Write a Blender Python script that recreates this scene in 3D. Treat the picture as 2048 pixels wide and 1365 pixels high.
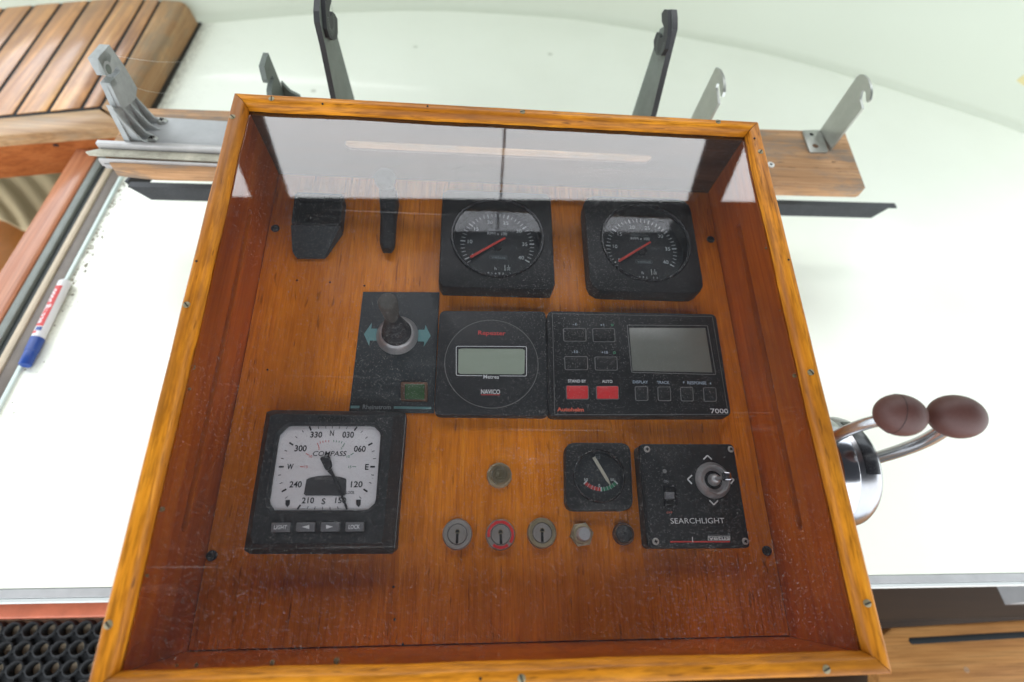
import bpy, bmesh, math, random
from mathutils import Matrix, Vector, noise

random.seed(4)
R = math.radians
scene = bpy.context.scene
for o in list(bpy.data.objects):
    bpy.data.objects.remove(o)
col = scene.collection

# ---------------------------------------------------------------- camera
cam_d = bpy.data.cameras.new("camera")
cam = bpy.data.objects.new("camera", cam_d)
col.objects.link(cam)
cam_d.sensor_width = 36.0
cam_d.lens = 18.8646
cam_d.clip_start, cam_d.clip_end = 0.02, 200.0
cam.matrix_world = Matrix(((0.996544, -0.020326, -0.080539, -0.030530), (-0.025716, 0.846464, -0.531825, -0.222415), (0.078983, 0.532059, 0.843016, 0.648373), (0, 0, 0, 1)))
cam_d.dof.use_dof = True
cam_d.dof.focus_distance = 0.47
cam_d.dof.aperture_fstop = 3.6
scene.camera = cam

# ---------------------------------------------------------------- sky, sun, exposure
SUN_AZ, SUN_EL = R(-6), R(51)
world = bpy.data.worlds.new("World")
scene.world = world
world.use_nodes = True
wn, wl = world.node_tree.nodes, world.node_tree.links
bg = wn["Background"]
sky = wn.new("ShaderNodeTexSky")
sky.sky_type = 'NISHITA'
sky.sun_disc = False
sky.sun_elevation = SUN_EL
sky.sun_rotation = SUN_AZ
sky.air_density = 1.0
sky.dust_density = 1.2
sky.ozone_density = 0.6
hsv = wn.new("ShaderNodeHueSaturation")           # thin overcast: the blue is mostly washed out
hsv.inputs["Saturation"].default_value = 0.22
wl.new(sky.outputs[0], hsv.inputs["Color"])
veil = wn.new("ShaderNodeMix"); veil.data_type = 'RGBA'   # bright white overcast in front of the clear sky
cl = wn.new("ShaderNodeTexNoise"); cl.inputs["Scale"].default_value = 1.6; cl.inputs["Detail"].default_value = 3.0
cr = wn.new("ShaderNodeValToRGB"); cr.color_ramp.elements[0].color = (0.82, 0.91, 1.0, 1); cr.color_ramp.elements[1].color = (0.93, 0.98, 1.0, 1)
cr.color_ramp.elements[0].position, cr.color_ramp.elements[1].position = 0.35, 0.65
cm = wn.new("ShaderNodeVectorMath"); cm.operation = 'SCALE'; cm.inputs[3].default_value = 16.0
wl.new(cl.outputs["Fac"], cr.inputs[0]); wl.new(cr.outputs[0], cm.inputs[0])
veil.inputs[0].default_value = 0.95
wl.new(hsv.outputs[0], veil.inputs[6]); wl.new(cm.outputs[0], veil.inputs[7])
wl.new(veil.outputs[2], bg.inputs["Color"])
bg.inputs["Strength"].default_value = 0.10
sd = bpy.data.lights.new("sun", 'SUN')
sd.energy = 1.55
sd.angle = R(66)
sd.color = (1.0, 0.975, 0.94)
sun = bpy.data.objects.new("sun", sd)
col.objects.link(sun)
sun.rotation_euler = Vector((math.sin(SUN_AZ) * math.cos(SUN_EL), math.cos(SUN_AZ) * math.cos(SUN_EL), math.sin(SUN_EL))).to_track_quat('Z', 'Y').to_euler()
scene.view_settings.view_transform = 'Standard'
scene.view_settings.look = 'None'
scene.view_settings.exposure = 1.01
scene.view_settings.gamma = 1.0
scene.render.engine = 'CYCLES'
scene.cycles.use_denoising = True
scene.cycles.max_bounces = 10
scene.cycles.transparent_max_bounces = 12
scene.cycles.sample_clamp_indirect = 8.0

# ---------------------------------------------------------------- materials
class NT:
    def __init__(s, name):
        s.m = bpy.data.materials.new(name); s.m.use_nodes = True
        s.n, s.l = s.m.node_tree.nodes, s.m.node_tree.links
        s.b = s.n["Principled BSDF"]; s.out = s.n["Material Output"]
        s.tc = s.n.new("ShaderNodeTexCoord")
    def new(s, t, **k):
        q = s.n.new(t)
        for a, v in k.items(): setattr(q, a, v)
        return q
    def mapping(s, scale, loc=(0, 0, 0), rot=(0, 0, 0)):
        q = s.new("ShaderNodeMapping"); q.inputs["Scale"].default_value = scale
        q.inputs["Location"].default_value = loc; q.inputs["Rotation"].default_value = rot
        s.l.new(s.tc.outputs["Object"], q.inputs[0]); return q.outputs[0]
    def noise(s, vec, scale, detail=4, rough=0.55, dist=0.0):
        q = s.new("ShaderNodeTexNoise"); q.inputs["Scale"].default_value = scale; q.inputs["Detail"].default_value = detail
        q.inputs["Roughness"].default_value = rough; q.inputs["Distortion"].default_value = dist
        if vec is not None: s.l.new(vec, q.inputs["Vector"])
        return q.outputs["Fac"]
    def ramp(s, fac, stops):
        q = s.new("ShaderNodeValToRGB"); e = q.color_ramp.elements
        while len(e) > 1: e.remove(e[0])
        e[0].position = stops[0][0]; c = stops[0][1]
        e[0].color = (*c, 1) if not isinstance(c, (int, float)) else (c, c, c, 1)
        for pos, c in stops[1:]:
            k = e.new(pos); k.color = (*c, 1) if not isinstance(c, (int, float)) else (c, c, c, 1)
        s.l.new(fac, q.inputs[0]); return q.outputs[0]
    def mix(s, fac, a, b, mode='MIX'):
        q = s.new("ShaderNodeMix", data_type='RGBA', blend_type=mode)
        for i, v in ((0, fac), (6, a), (7, b)):
            if hasattr(v, 'is_linked'): s.l.new(v, q.inputs[i])
            elif i == 0: q.inputs[0].default_value = v
            else: q.inputs[i].default_value = (*v, 1)
        return q.outputs[2]
    def math(s, op, a, b=0.0):
        q = s.new("ShaderNodeMath", operation=op)
        for i, v in ((0, a), (1, b)):
            if hasattr(v, 'is_linked'): s.l.new(v, q.inputs[i])
            else: q.inputs[i].default_value = v
        return q.outputs[0]
    def bump(s, h, strength, dist=0.001):
        q = s.new("ShaderNodeBump"); q.inputs["Strength"].default_value = strength; q.inputs["Distance"].default_value = dist
        s.l.new(h, q.inputs["Height"]); s.l.new(q.outputs[0], s.b.inputs["Normal"])
    def col(s, v):
        if hasattr(v, 'is_linked'): s.l.new(v, s.b.inputs["Base Color"])
        else: s.b.inputs["Base Color"].default_value = (*v, 1)
    def set(s, **k):
        for a, v in k.items():
            i = s.b.inputs[a.replace('_', ' ')]
            if hasattr(v, 'is_linked'): s.l.new(v, i)
            else: i.default_value = v

MAT = {}
def wood(name, cols, axis, rough=0.32, coat=0.25, grain=1.0, blotch=0.35, speck=0.5, specmul=0.25, bump=0.12, gray=None, randomize=True, spec=0.15, fiber=0.42, flen=9.0):
    """cols: dark, mid, light grain colours; axis: the object axis the grain runs along"""
    t = NT(name)
    sc = [95.0 * grain] * 3; sc['XYZ'.index(axis)] = 4.0 * grain
    v = t.mapping(sc)
    if randomize:
        oi = t.new("ShaderNodeObjectInfo"); vm = t.new("ShaderNodeVectorMath", operation='SCALE'); vm.inputs[3].default_value = 37.0
        cx = t.new("ShaderNodeCombineXYZ"); t.l.new(oi.outputs["Random"], cx.inputs[0]); t.l.new(oi.outputs["Random"], cx.inputs[1])
        t.l.new(cx.outputs[0], vm.inputs[0]); va = t.new("ShaderNodeVectorMath", operation='ADD'); t.l.new(v, va.inputs[0]); t.l.new(vm.outputs[0], va.inputs[1]); v = va.outputs[0]
    f1 = t.noise(v, 1.0, 8, 0.62, 0.7)
    c = t.ramp(f1, [(0.28, cols[0]), (0.5, cols[1]), (0.72, cols[2])])
    sc2 = [420.0 * grain] * 3; sc2['XYZ'.index(axis)] = flen * grain
    f2 = t.noise(t.mapping(sc2), 1.0, 3, 0.6)
    c = t.mix(t.math('MULTIPLY', t.ramp(f2, [(0.35, 1.0), (0.55, 0.0)]), fiber), c, tuple(q * 0.45 for q in cols[0]))
    sc3 = [14.0] * 3; sc3['XYZ'.index(axis)] = 5.0
    f3 = t.noise(t.mapping(sc3, (3.1, 1.7, 0.4)), 1.0, 5, 0.6, 0.4)
    c = t.mix(t.math('MULTIPLY', t.ramp(f3, [(0.38, 1.0), (0.62, 0.0)]), blotch), c, tuple(q * 0.7 for q in cols[0]))
    sc4 = [330.0] * 3; sc4['XYZ'.index(axis)] = 42.0
    f4 = t.noise(t.mapping(sc4, (0.3, 5.5, 2.0)), 1.0, 2, 0.5)
    c = t.mix(t.math('MULTIPLY', t.ramp(f4, [(0.66, 0.0), (0.72, 1.0)]), speck), c, tuple(q * specmul for q in cols[0]))
    if gray:
        f5 = t.noise(t.mapping([30 if a != axis else 9 for a in 'XYZ'], (7, 2, 1)), 1.0, 6, 0.7)
        c = t.mix(t.ramp(f5, [(0.48, 0.0), (0.62, gray[1])]), c, gray[0])
    t.col(c)
    t.set(Roughness=rough, Coat_Weight=coat, Coat_Roughness=0.16, Specular_IOR_Level=spec)
    t.bump(t.math('ADD', f2, f1), bump, 0.0006)
    MAT[name] = t.m
    return t.m

def plain(name, c, rough=0.5, metal=0.0, dust=0.0, coat=0.0, bump=0.0, bscale=900.0, vary=0.0, dustcol=(0.32, 0.31, 0.29), spec=0.5):
    t = NT(name); base = c
    cc = None
    if vary:
        f = t.noise(t.mapping((40, 40, 40)), 1.0, 6, 0.65)
        cc = t.mix(t.ramp(f, [(0.3, 0.0), (0.7, 1.0)]), tuple(q * (1 - vary) for q in base), tuple(min(1, q * (1 + vary)) for q in base))
    if dust:
        f = t.noise(t.mapping((520, 520, 520)), 1.0, 3, 0.7); f0 = t.noise(t.mapping((22, 22, 22), (4, 1, 2)), 1.0, 5, 0.6)
        m = t.math('MULTIPLY', t.ramp(f, [(0.45, 0.12), (0.75, 1.0)]), t.math('MULTIPLY', t.ramp(f0, [(0.3, 0.4), (0.7, 1.0)]), dust))
        cc = t.mix(m, cc if cc is not None else base, dustcol)
    t.col(cc if cc is not None else base)
    t.set(Roughness=rough, Metallic=metal, Coat_Weight=coat, Specular_IOR_Level=spec)
    if bump: t.bump(t.noise(t.mapping((bscale,) * 3), 1.0, 3, 0.6), bump, 0.0004)
    MAT[name] = t.m
    return t.m

ORANGE = ((0.36, 0.110, 0.007), (0.66, 0.24, 0.014), (0.82, 0.34, 0.026))
for ax in 'XY':
    wood("varnished_frame_" + ax, ORANGE, ax, rough=0.40, coat=0.12, blotch=0.75, speck=0.7, grain=1.2, fiber=0.6, flen=34.0, gray=((0.20, 0.075, 0.015), 0.45))
wood("panel_plywood", ((0.56, 0.150, 0.005), (0.84, 0.252, 0.008), (0.94, 0.315, 0.013)), 'Y', rough=0.42, coat=0.1, grain=2.6, blotch=0.55, speck=0.5, specmul=0.2, fiber=0.38, flen=14.0)
wood("mahogany", ((0.36, 0.060, 0.003), (0.60, 0.125, 0.005), (0.72, 0.19, 0.009)), 'Y', rough=0.36, coat=0.25, blotch=0.6, speck=0.15, fiber=0.15)
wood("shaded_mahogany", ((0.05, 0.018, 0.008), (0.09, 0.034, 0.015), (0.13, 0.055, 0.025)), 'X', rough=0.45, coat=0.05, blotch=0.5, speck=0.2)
wood("weathered_board", ((0.34, 0.18, 0.085), (0.56, 0.32, 0.16), (0.68, 0.43, 0.24)), 'X', rough=0.6, coat=0.0, blotch=0.55, speck=1.0, specmul=0.22, fiber=0.5, gray=((0.20, 0.17, 0.14), 0.8))
wood("hatch_teak", ((0.26, 0.08, 0.016), (0.62, 0.27, 0.065), (0.80, 0.46, 0.16)), 'Y', rough=0.34, coat=0.4, blotch=0.75, speck=0.1, grain=0.5, spec=0.5)
wood("hatch_border_teak", ((0.34, 0.18, 0.08), (0.50, 0.30, 0.15), (0.60, 0.40, 0.22)), 'X', rough=0.3, coat=0.2, blotch=0.25, speck=0.1, grain=0.7, gray=((0.30, 0.24, 0.17), 0.5))
wood("hatch_side_teak", ((0.32, 0.17, 0.075), (0.52, 0.30, 0.14), (0.64, 0.41, 0.21)), 'Y', rough=0.45, coat=0.05, blotch=0.6, speck=0.2, grain=0.7, gray=((0.22, 0.18, 0.12), 0.6))
wood("red_mahogany", ((0.28, 0.075, 0.020), (0.42, 0.125, 0.035), (0.50, 0.17, 0.055)), 'X', rough=0.3, coat=0.4, blotch=0.35, speck=0.15)
wood("red_mahogany_long", ((0.36, 0.12, 0.055), (0.50, 0.19, 0.09), (0.56, 0.25, 0.13)), 'Y', rough=0.28, coat=0.4, blotch=0.25, speck=0.1)
wood("seat_teak", ((0.38, 0.16, 0.05), (0.58, 0.27, 0.085), (0.68, 0.36, 0.13)), 'X', rough=0.45, coat=0.1, blotch=0.35, speck=0.3)
wood("pale_teak", ((0.62, 0.46, 0.30), (0.76, 0.60, 0.42), (0.82, 0.68, 0.50)), "X", rough=0.5, coat=0.0, blotch=0.1, speck=0.1)
wood("dark_varnish", ((0.025, 0.012, 0.005), (0.05, 0.024, 0.009), (0.075, 0.036, 0.014)), 'X', rough=0.35, coat=0.3)
plain("black_plastic", (0.011, 0.0115, 0.0125), 0.5, dust=0.05, bump=0.10, bscale=1400, spec=0.3)
plain("black_gloss", (0.012, 0.012, 0.014), 0.22, dust=0.05)
plain("dial_black", (0.022, 0.025, 0.028), 0.55, dust=0.08)
plain("slate_plate", (0.030, 0.036, 0.039), 0.5, spec=0.3, dust=0.08, vary=0.1)
plain("unit_grey", (0.017, 0.018, 0.0195), 0.5, spec=0.3, dust=0.07, bump=0.06, bscale=1600)
plain("key_grey", (0.015, 0.0155, 0.016), 0.55, spec=0.3, dust=0.06)
plain("outline_grey", (0.16, 0.16, 0.155), 0.6)
plain("button_grey", (0.12, 0.12, 0.125), 0.5, dust=0.1)
plain("white_print", (0.62, 0.63, 0.62), 0.6)
plain("dial_white_print", (0.80, 0.82, 0.82), 0.6)
plain("faint_print", (0.21, 0.23, 0.24), 0.6)
plain("blue_grey_print", (0.30, 0.36, 0.42), 0.6)
plain("red_print", (0.55, 0.045, 0.04), 0.5)
plain("red_needle", (0.75, 0.055, 0.035), 0.45)
plain("red_key", (0.62, 0.028, 0.03), 0.42, dust=0.06)
plain("green_print", (0.035, 0.21, 0.11), 0.5)
plain("teal_print", (0.11, 0.25, 0.25), 0.55, dust=0.08)
plain("orange_print", (0.55, 0.10, 0.05), 0.55)
plain("cream_needle", (0.58, 0.53, 0.42), 0.5)
plain("dark_print", (0.02, 0.02, 0.022), 0.5)
plain("compass_face", (0.62, 0.60, 0.60), 0.5, vary=0.03)
plain("lcd_green", (0.30, 0.35, 0.27), 0.3, dust=0.06)
plain("lcd_grey", (0.155, 0.16, 0.135), 0.3, dust=0.16)
plain("lcd_dark", (0.05, 0.05, 0.052), 0.3)
plain("green_lens", (0.035, 0.085, 0.03), 0.25, dust=0.06)
plain("chrome", (0.46, 0.455, 0.475), 0.15, 1.0, vary=0.06)
plain("bright_cap", (0.55, 0.56, 0.56), 0.25, 0.4)
plain("satin_metal", (0.42, 0.41, 0.40), 0.38, 0.6, vary=0.15)
plain("aged_brass", (0.33, 0.28, 0.17), 0.42, 0.45, vary=0.25)
plain("key_nickel", (0.34, 0.32, 0.29), 0.42, 0.35, vary=0.12, dust=0.06)
plain("dark_metal", (0.035, 0.037, 0.042), 0.5, 0.35, dust=0.16, dustcol=(0.26, 0.26, 0.26), vary=0.2)
plain("cast_alu", (0.36, 0.375, 0.365), 0.62, 0.25, bump=0.15, bscale=700, vary=0.22, dust=0.12)
plain("plate_alu", (0.42, 0.425, 0.425), 0.55, 0.2, vary=0.08, dust=0.08)
plain("worn_steel", (0.135, 0.155, 0.135), 0.55, 0.2, vary=0.22, dust=0.2, dustcol=(0.2, 0.2, 0.17))
plain("edge_black", (0.022, 0.022, 0.024), 0.5, dust=0.08)
plain("stainless", (0.42, 0.42, 0.39), 0.33, 0.85, vary=0.1)
plain("rail_alu", (0.44, 0.425, 0.41), 0.42, 0.5, vary=0.12)
plain("dirty_alu", (0.40, 0.38, 0.30), 0.6, 0.2, vary=0.35, dust=0.35, dustcol=(0.20, 0.15, 0.09))
plain("screw_metal", (0.25, 0.21, 0.12), 0.5, 0.3, vary=0.2)
plain("bronze_screw", (0.14, 0.075, 0.045), 0.5, 0.6, vary=0.2)
plain("lever_chrome", (0.52, 0.53, 0.54), 0.20, 0.85, vary=0.12)
plain("dome_chrome", (0.36, 0.355, 0.37), 0.26, 1.0, vary=0.08)
plain("knob_brown", (0.082, 0.033, 0.027), 0.52, spec=0.35, dust=0.05, dustcol=(0.4, 0.25, 0.2), vary=0.1)
plain("rubber_black", (0.014, 0.0145, 0.016), 0.62, dust=0.03)
plain("rubber_bellows", (0.026, 0.026, 0.027), 0.6, dust=0.12)
plain("stick_rubber", (0.075, 0.070, 0.060), 0.7, dust=0.25, bump=0.4, bscale=900, dustcol=(0.22, 0.21, 0.18))
plain("hole_dark", (0.004, 0.003, 0.003), 0.8)
plain("caulk", (0.016, 0.018, 0.019), 0.7, spec=0.2)
plain("slot_grey", (0.17, 0.13, 0.12), 0.5)
plain("gap_dark", (0.02, 0.017, 0.012), 0.8)
plain("sealant", (0.24, 0.15, 0.06), 0.5, vary=0.2)
plain("pen_white", (0.72, 0.73, 0.74), 0.4)
plain("pen_red", (0.62, 0.05, 0.05), 0.4)
plain("pen_blue", (0.012, 0.055, 0.27), 0.35)
plain("gasket_black", (0.018, 0.024, 0.024), 0.5)
plain("gasket_grey", (0.20, 0.22, 0.20), 0.55, vary=0.15)
plain("gasket_beige", (0.50, 0.41, 0.29), 0.4, vary=0.1)
plain("gasket_brown", (0.13, 0.105, 0.085), 0.5, dust=0.1, vary=0.2)
plain("glass_edge", (0.60, 0.70, 0.66), 0.35)
plain("grime", (0.22, 0.20, 0.14), 0.9, vary=0.3)
plain("beige_cloth", (0.48, 0.37, 0.21), 0.9, bump=0.3, bscale=700)
plain("cabin_brown", (0.50, 0.17, 0.02), 0.5, vary=0.15)
plain("white_paint", (0.74, 0.76, 0.73), 0.4)
plain("trim_grey", (0.40, 0.40, 0.40), 0.45, vary=0.1)
plain("reflection_yellow", (0.72, 0.62, 0.30), 0.5)
plain("canopy_cloth", (0.030, 0.034, 0.045), 0.9)
plain("canopy_tube", (0.050, 0.046, 0.046), 0.6)
plain("spider_silk", (0.75, 0.75, 0.70), 0.4)

def gelcoat():
    t = NT("gelcoat")
    g = t.new("ShaderNodeNewGeometry"); sx = t.new("ShaderNodeSeparateXYZ"); t.l.new(g.outputs["Position"], sx.inputs[0])
    f = t.noise(t.mapping((260, 260, 260)), 1.0, 5, 0.7); fb = t.noise(t.mapping((26, 26, 26)), 1.0, 5, 0.7)
    near = t.ramp(t.math('ADD', sx.outputs[0], 1.0), [(0.39, 1.0), (0.44, 0.35), (0.56, 0.0)])   # grime gathers along the window track
    spots = t.math('MULTIPLY', t.ramp(f, [(0.50, 0.0), (0.64, 1.0)]), t.math('MULTIPLY', near, t.ramp(fb, [(0.45, 0.05), (0.66, 0.7)])))
    c = t.mix(spots, (0.87, 0.89, 0.775), (0.16, 0.14, 0.09))
    v = t.new("ShaderNodeTexVoronoi"); v.inputs["Scale"].default_value = 10.0; t.l.new(t.tc.outputs["Object"], v.inputs["Vector"])
    sp = t.math('MULTIPLY', t.ramp(v.outputs["Distance"], [(0.035, 1.0), (0.065, 0.0)]), t.ramp(t.noise(t.mapping((9, 9, 9), (2, 2, 2)), 1.0, 2), [(0.5, 0.0), (0.62, 0.55)]))
    c = t.mix(sp, c, (0.30, 0.31, 0.20))
    edge = t.math('MULTIPLY', t.ramp(t.math('ADD', sx.outputs[0], 1.0), [(0.394, 0.9), (0.402, 0.55), (0.425, 0.0)]), t.ramp(sx.outputs[1], [(0.12, 0.12), (0.30, 1.0)]))
    fe_ = t.noise(t.mapping((150, 60, 60), (4, 4, 4)), 1.0, 6, 0.75)
    c = t.mix(t.math('MULTIPLY', edge, t.ramp(fe_, [(0.36, 0.0), (0.58, 1.0)])), c, (0.14, 0.12, 0.075))
    f7 = t.noise(t.mapping((5, 5, 5), (1, 5, 3)), 1.0, 6, 0.6)
    c = t.mix(t.math('MULTIPLY', t.ramp(f7, [(0.4, 0.0), (0.75, 1.0)]), 0.12), c, (0.60, 0.60, 0.48))
    t.col(c); t.set(Roughness=0.30, Specular_IOR_Level=0.5, Coat_Weight=0.25, Coat_Roughness=0.05)
    MAT["gelcoat"] = t.m
gelcoat()

plain("coaming_shaded_gelcoat", (0.60, 0.63, 0.51), 0.42, coat=0.1)  # yellower gelcoat copy, darkened: the coaming's shade is put into the colour
def pane(name, tint, film, specks, gain):
    """thin clear sheet: see-through with a mirror part, dust and hairline scratches on its outer face"""
    t = NT(name)
    tr = t.new("ShaderNodeBsdfTransparent"); tr.inputs[0].default_value = (*tint, 1)
    gl_ = t.new("ShaderNodeBsdfGlossy"); gl_.inputs["Roughness"].default_value = 0.015; gl_.inputs[0].default_value = (1, 1, 1, 1)
    fr_ = t.new("ShaderNodeFresnel"); fr_.inputs[0].default_value = 1.49
    ge = t.new("ShaderNodeNewGeometry")
    front = t.math('SUBTRACT', 1.0, ge.outputs["Backfacing"])
    fac = t.math('MULTIPLY', t.math('MULTIPLY', fr_.outputs[0], gain), front)
    mx = t.new("ShaderNodeMixShader"); t.l.new(fac, mx.inputs[0]); t.l.new(tr.outputs[0], mx.inputs[1]); t.l.new(gl_.outputs[0], mx.inputs[2])
    last = mx.outputs[0]
    if specks:
        di = t.new("ShaderNodeBsdfDiffuse"); di.inputs[0].default_value = (0.62, 0.60, 0.58, 1)
        def dots(scale, size, keep, seed):
            v = t.new("ShaderNodeTexVoronoi"); v.inputs["Scale"].default_value = scale
            t.l.new(t.mapping((1, 1, 0.001), (seed, seed * 0.7, 0)), v.inputs["Vector"])
            sepc = t.new("ShaderNodeSeparateColor"); t.l.new(v.outputs["Color"], sepc.inputs[0])
            return t.math('MULTIPLY', t.ramp(v.outputs["Distance"], [(size * 0.5, 1.0), (size, 0.0)]), t.ramp(sepc.outputs[0], [(keep, 0.0), (keep + 0.02, 1.0)]))
        d = t.math('ADD', dots(1100, 0.27, 0.5, 1.3), dots(520, 0.17, 0.70, 4.1))
        d = t.math('MAXIMUM', d, dots(170, 0.085, 0.88, 7.7))
        fine = t.math('MULTIPLY', d, t.ramp(t.noise(t.mapping((7, 7, 7), (1, 3, 0)), 1.0, 4, 0.6), [(0.3, 0.3), (0.6, 1.0)]))
        # hairline scratches in three directions
        sc_ = None
        for rot, seed, kx in ((0.1, 1.0, 3.0), (1.2, 2.0, 4.0), (2.3, 5.0, 3.5)):
            m = t.mapping((kx, 260, 1), (seed, seed, 0), (0, 0, rot)); q = t.ramp(t.noise(m, 1.0, 2, 0.5, 0.25), [(0.735, 0.0), (0.76, 1.0)])
            sc_ = q if sc_ is None else t.math('MAXIMUM', sc_, q)
        smear = t.ramp(t.noise(t.mapping((5, 38, 1), (3, 8, 0), (0, 0, 0.06)), 1.0, 5, 0.6), [(0.62, 0.0), (0.78, 1.0)])
        fog = t.ramp(t.noise(t.mapping((9, 9, 1), (6, 2, 0)), 1.0, 6, 0.65), [(0.35, 0.25), (0.75, 1.0)])
        a = t.math('ADD', t.math('MULTIPLY', fine, 0.46), t.math('MULTIPLY', sc_, 0.08))
        a = t.math('ADD', a, t.math('ADD', t.math('MULTIPLY', smear, 0.06), t.math('MULTIPLY', fog, film)))
        a = t.math('MULTIPLY', t.math('MINIMUM', a, 0.9), front)
        m2 = t.new("ShaderNodeMixShader"); t.l.new(a, m2.inputs[0]); t.l.new(last, m2.inputs[1]); t.l.new(di.outputs[0], m2.inputs[2]); last = m2.outputs[0]
    t.l.new(last, t.out.inputs[0]); t.n.remove(t.b)
    MAT[name] = t.m
pane("cover_glass", (0.90, 0.90, 0.91), 0.017, True, 1.62)
pane("gauge_glass", (0.95, 0.96, 0.96), 0.0, False, 0.95)

# ---------------------------------------------------------------- mesh helpers
def area2(l): return sum(a[0] * b_[1] - b_[0] * a[1] for a, b_ in zip(l, l[1:] + l[:1]))
def ccw(l):
    l = [tuple(q[:2]) for q in l]
    return l if area2(l) > 0 else l[::-1]
def inset(l, d):
    out = []; n = len(l)
    for i in range(n):
        a, b_, c = Vector(l[i - 1]), Vector(l[i]), Vector(l[(i + 1) % n])
        e1, e2 = (b_ - a), (c - b_)
        if e1.length < 1e-9 or e2.length < 1e-9: out.append(tuple(b_)); continue
        n1, n2 = Vector((-e1.y, e1.x)).normalized(), Vector((-e2.y, e2.x)).normalized()
        m = (n1 + n2); m = m.normalized() if m.length > 1e-6 else n1
        out.append(tuple(b_ + m * d / max(0.35, m.dot(n1))))
    return out
def rr(cx, cy, w, h, r, n=5):
    o = []
    for sx, sy, a0 in ((1, 1, 0), (-1, 1, 90), (-1, -1, 180), (1, -1, 270)):
        for i in range(n + 1):
            a = R(a0 + 90 * i / n)
            o.append((cx + sx * (w / 2 - r) + r * math.cos(a), cy + sy * (h / 2 - r) + r * math.sin(a)))
    return o
def circle(cx, cy, r, n=48): return [(cx + r * math.cos(2 * math.pi * i / n), cy + r * math.sin(2 * math.pi * i / n)) for i in range(n)]
def rquad(q, r, n=4):
    """four corners (any quad) with rounded corners"""
    q = ccw(q); o = []
    for i in range(4):
        a, b_, c = Vector(q[i - 1]), Vector(q[i]), Vector(q[(i + 1) % 4])
        p0, p1 = b_ + (a - b_).normalized() * r, b_ + (c - b_).normalized() * r
        for k in range(n + 1):
            t_ = k / n; o.append(tuple(p0 * (1 - t_) ** 2 + b_ * 2 * t_ * (1 - t_) + p1 * t_ * t_))
    return o
def polar(loop, c, N=72):
    """resample a star-shaped loop by angle around c so that two loops can be bridged"""
    o = []; n = len(loop)
    for k in range(N):
        a = 2 * math.pi * (k + 0.5) / N; dx, dy = math.cos(a), math.sin(a); best = None
        for i in range(n):
            x1, y1 = loop[i][0] - c[0], loop[i][1] - c[1]; x2, y2 = loop[(i + 1) % n][0] - c[0], loop[(i + 1) % n][1] - c[1]
            ex, ey = x2 - x1, y2 - y1; den = dx * ey - dy * ex
            if abs(den) < 1e-14: continue
            t_ = (x1 * ey - y1 * ex) / den; s_ = (x1 * dy - y1 * dx) / den
            if t_ > 0 and -1e-6 <= s_ <= 1 + 1e-6 and (best is None or t_ > best): best = t_
        o.append((c[0] + dx * best, c[1] + dy * best))
    return o

TXT = {}
def glyphs(s, bold, shear):
    k = (s, bold, shear)
    if k not in TXT:
        cu = bpy.data.curves.new("lettering", 'FONT'); cu.body = s; cu.size = 1.0; cu.offset = bold; cu.shear = shear; cu.resolution_u = 3
        ob = bpy.data.objects.new("lettering", cu); col.objects.link(ob)
        me = ob.evaluated_get(bpy.context.evaluated_depsgraph_get()).to_mesh()
        vs = [tuple(v.co[:2]) for v in me.vertices]; fs = [tuple(p_.vertices) for p_ in me.polygons]
        bpy.data.objects.remove(ob); bpy.data.curves.remove(cu)
        TXT[k] = (vs, fs)
    return TXT[k]

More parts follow.
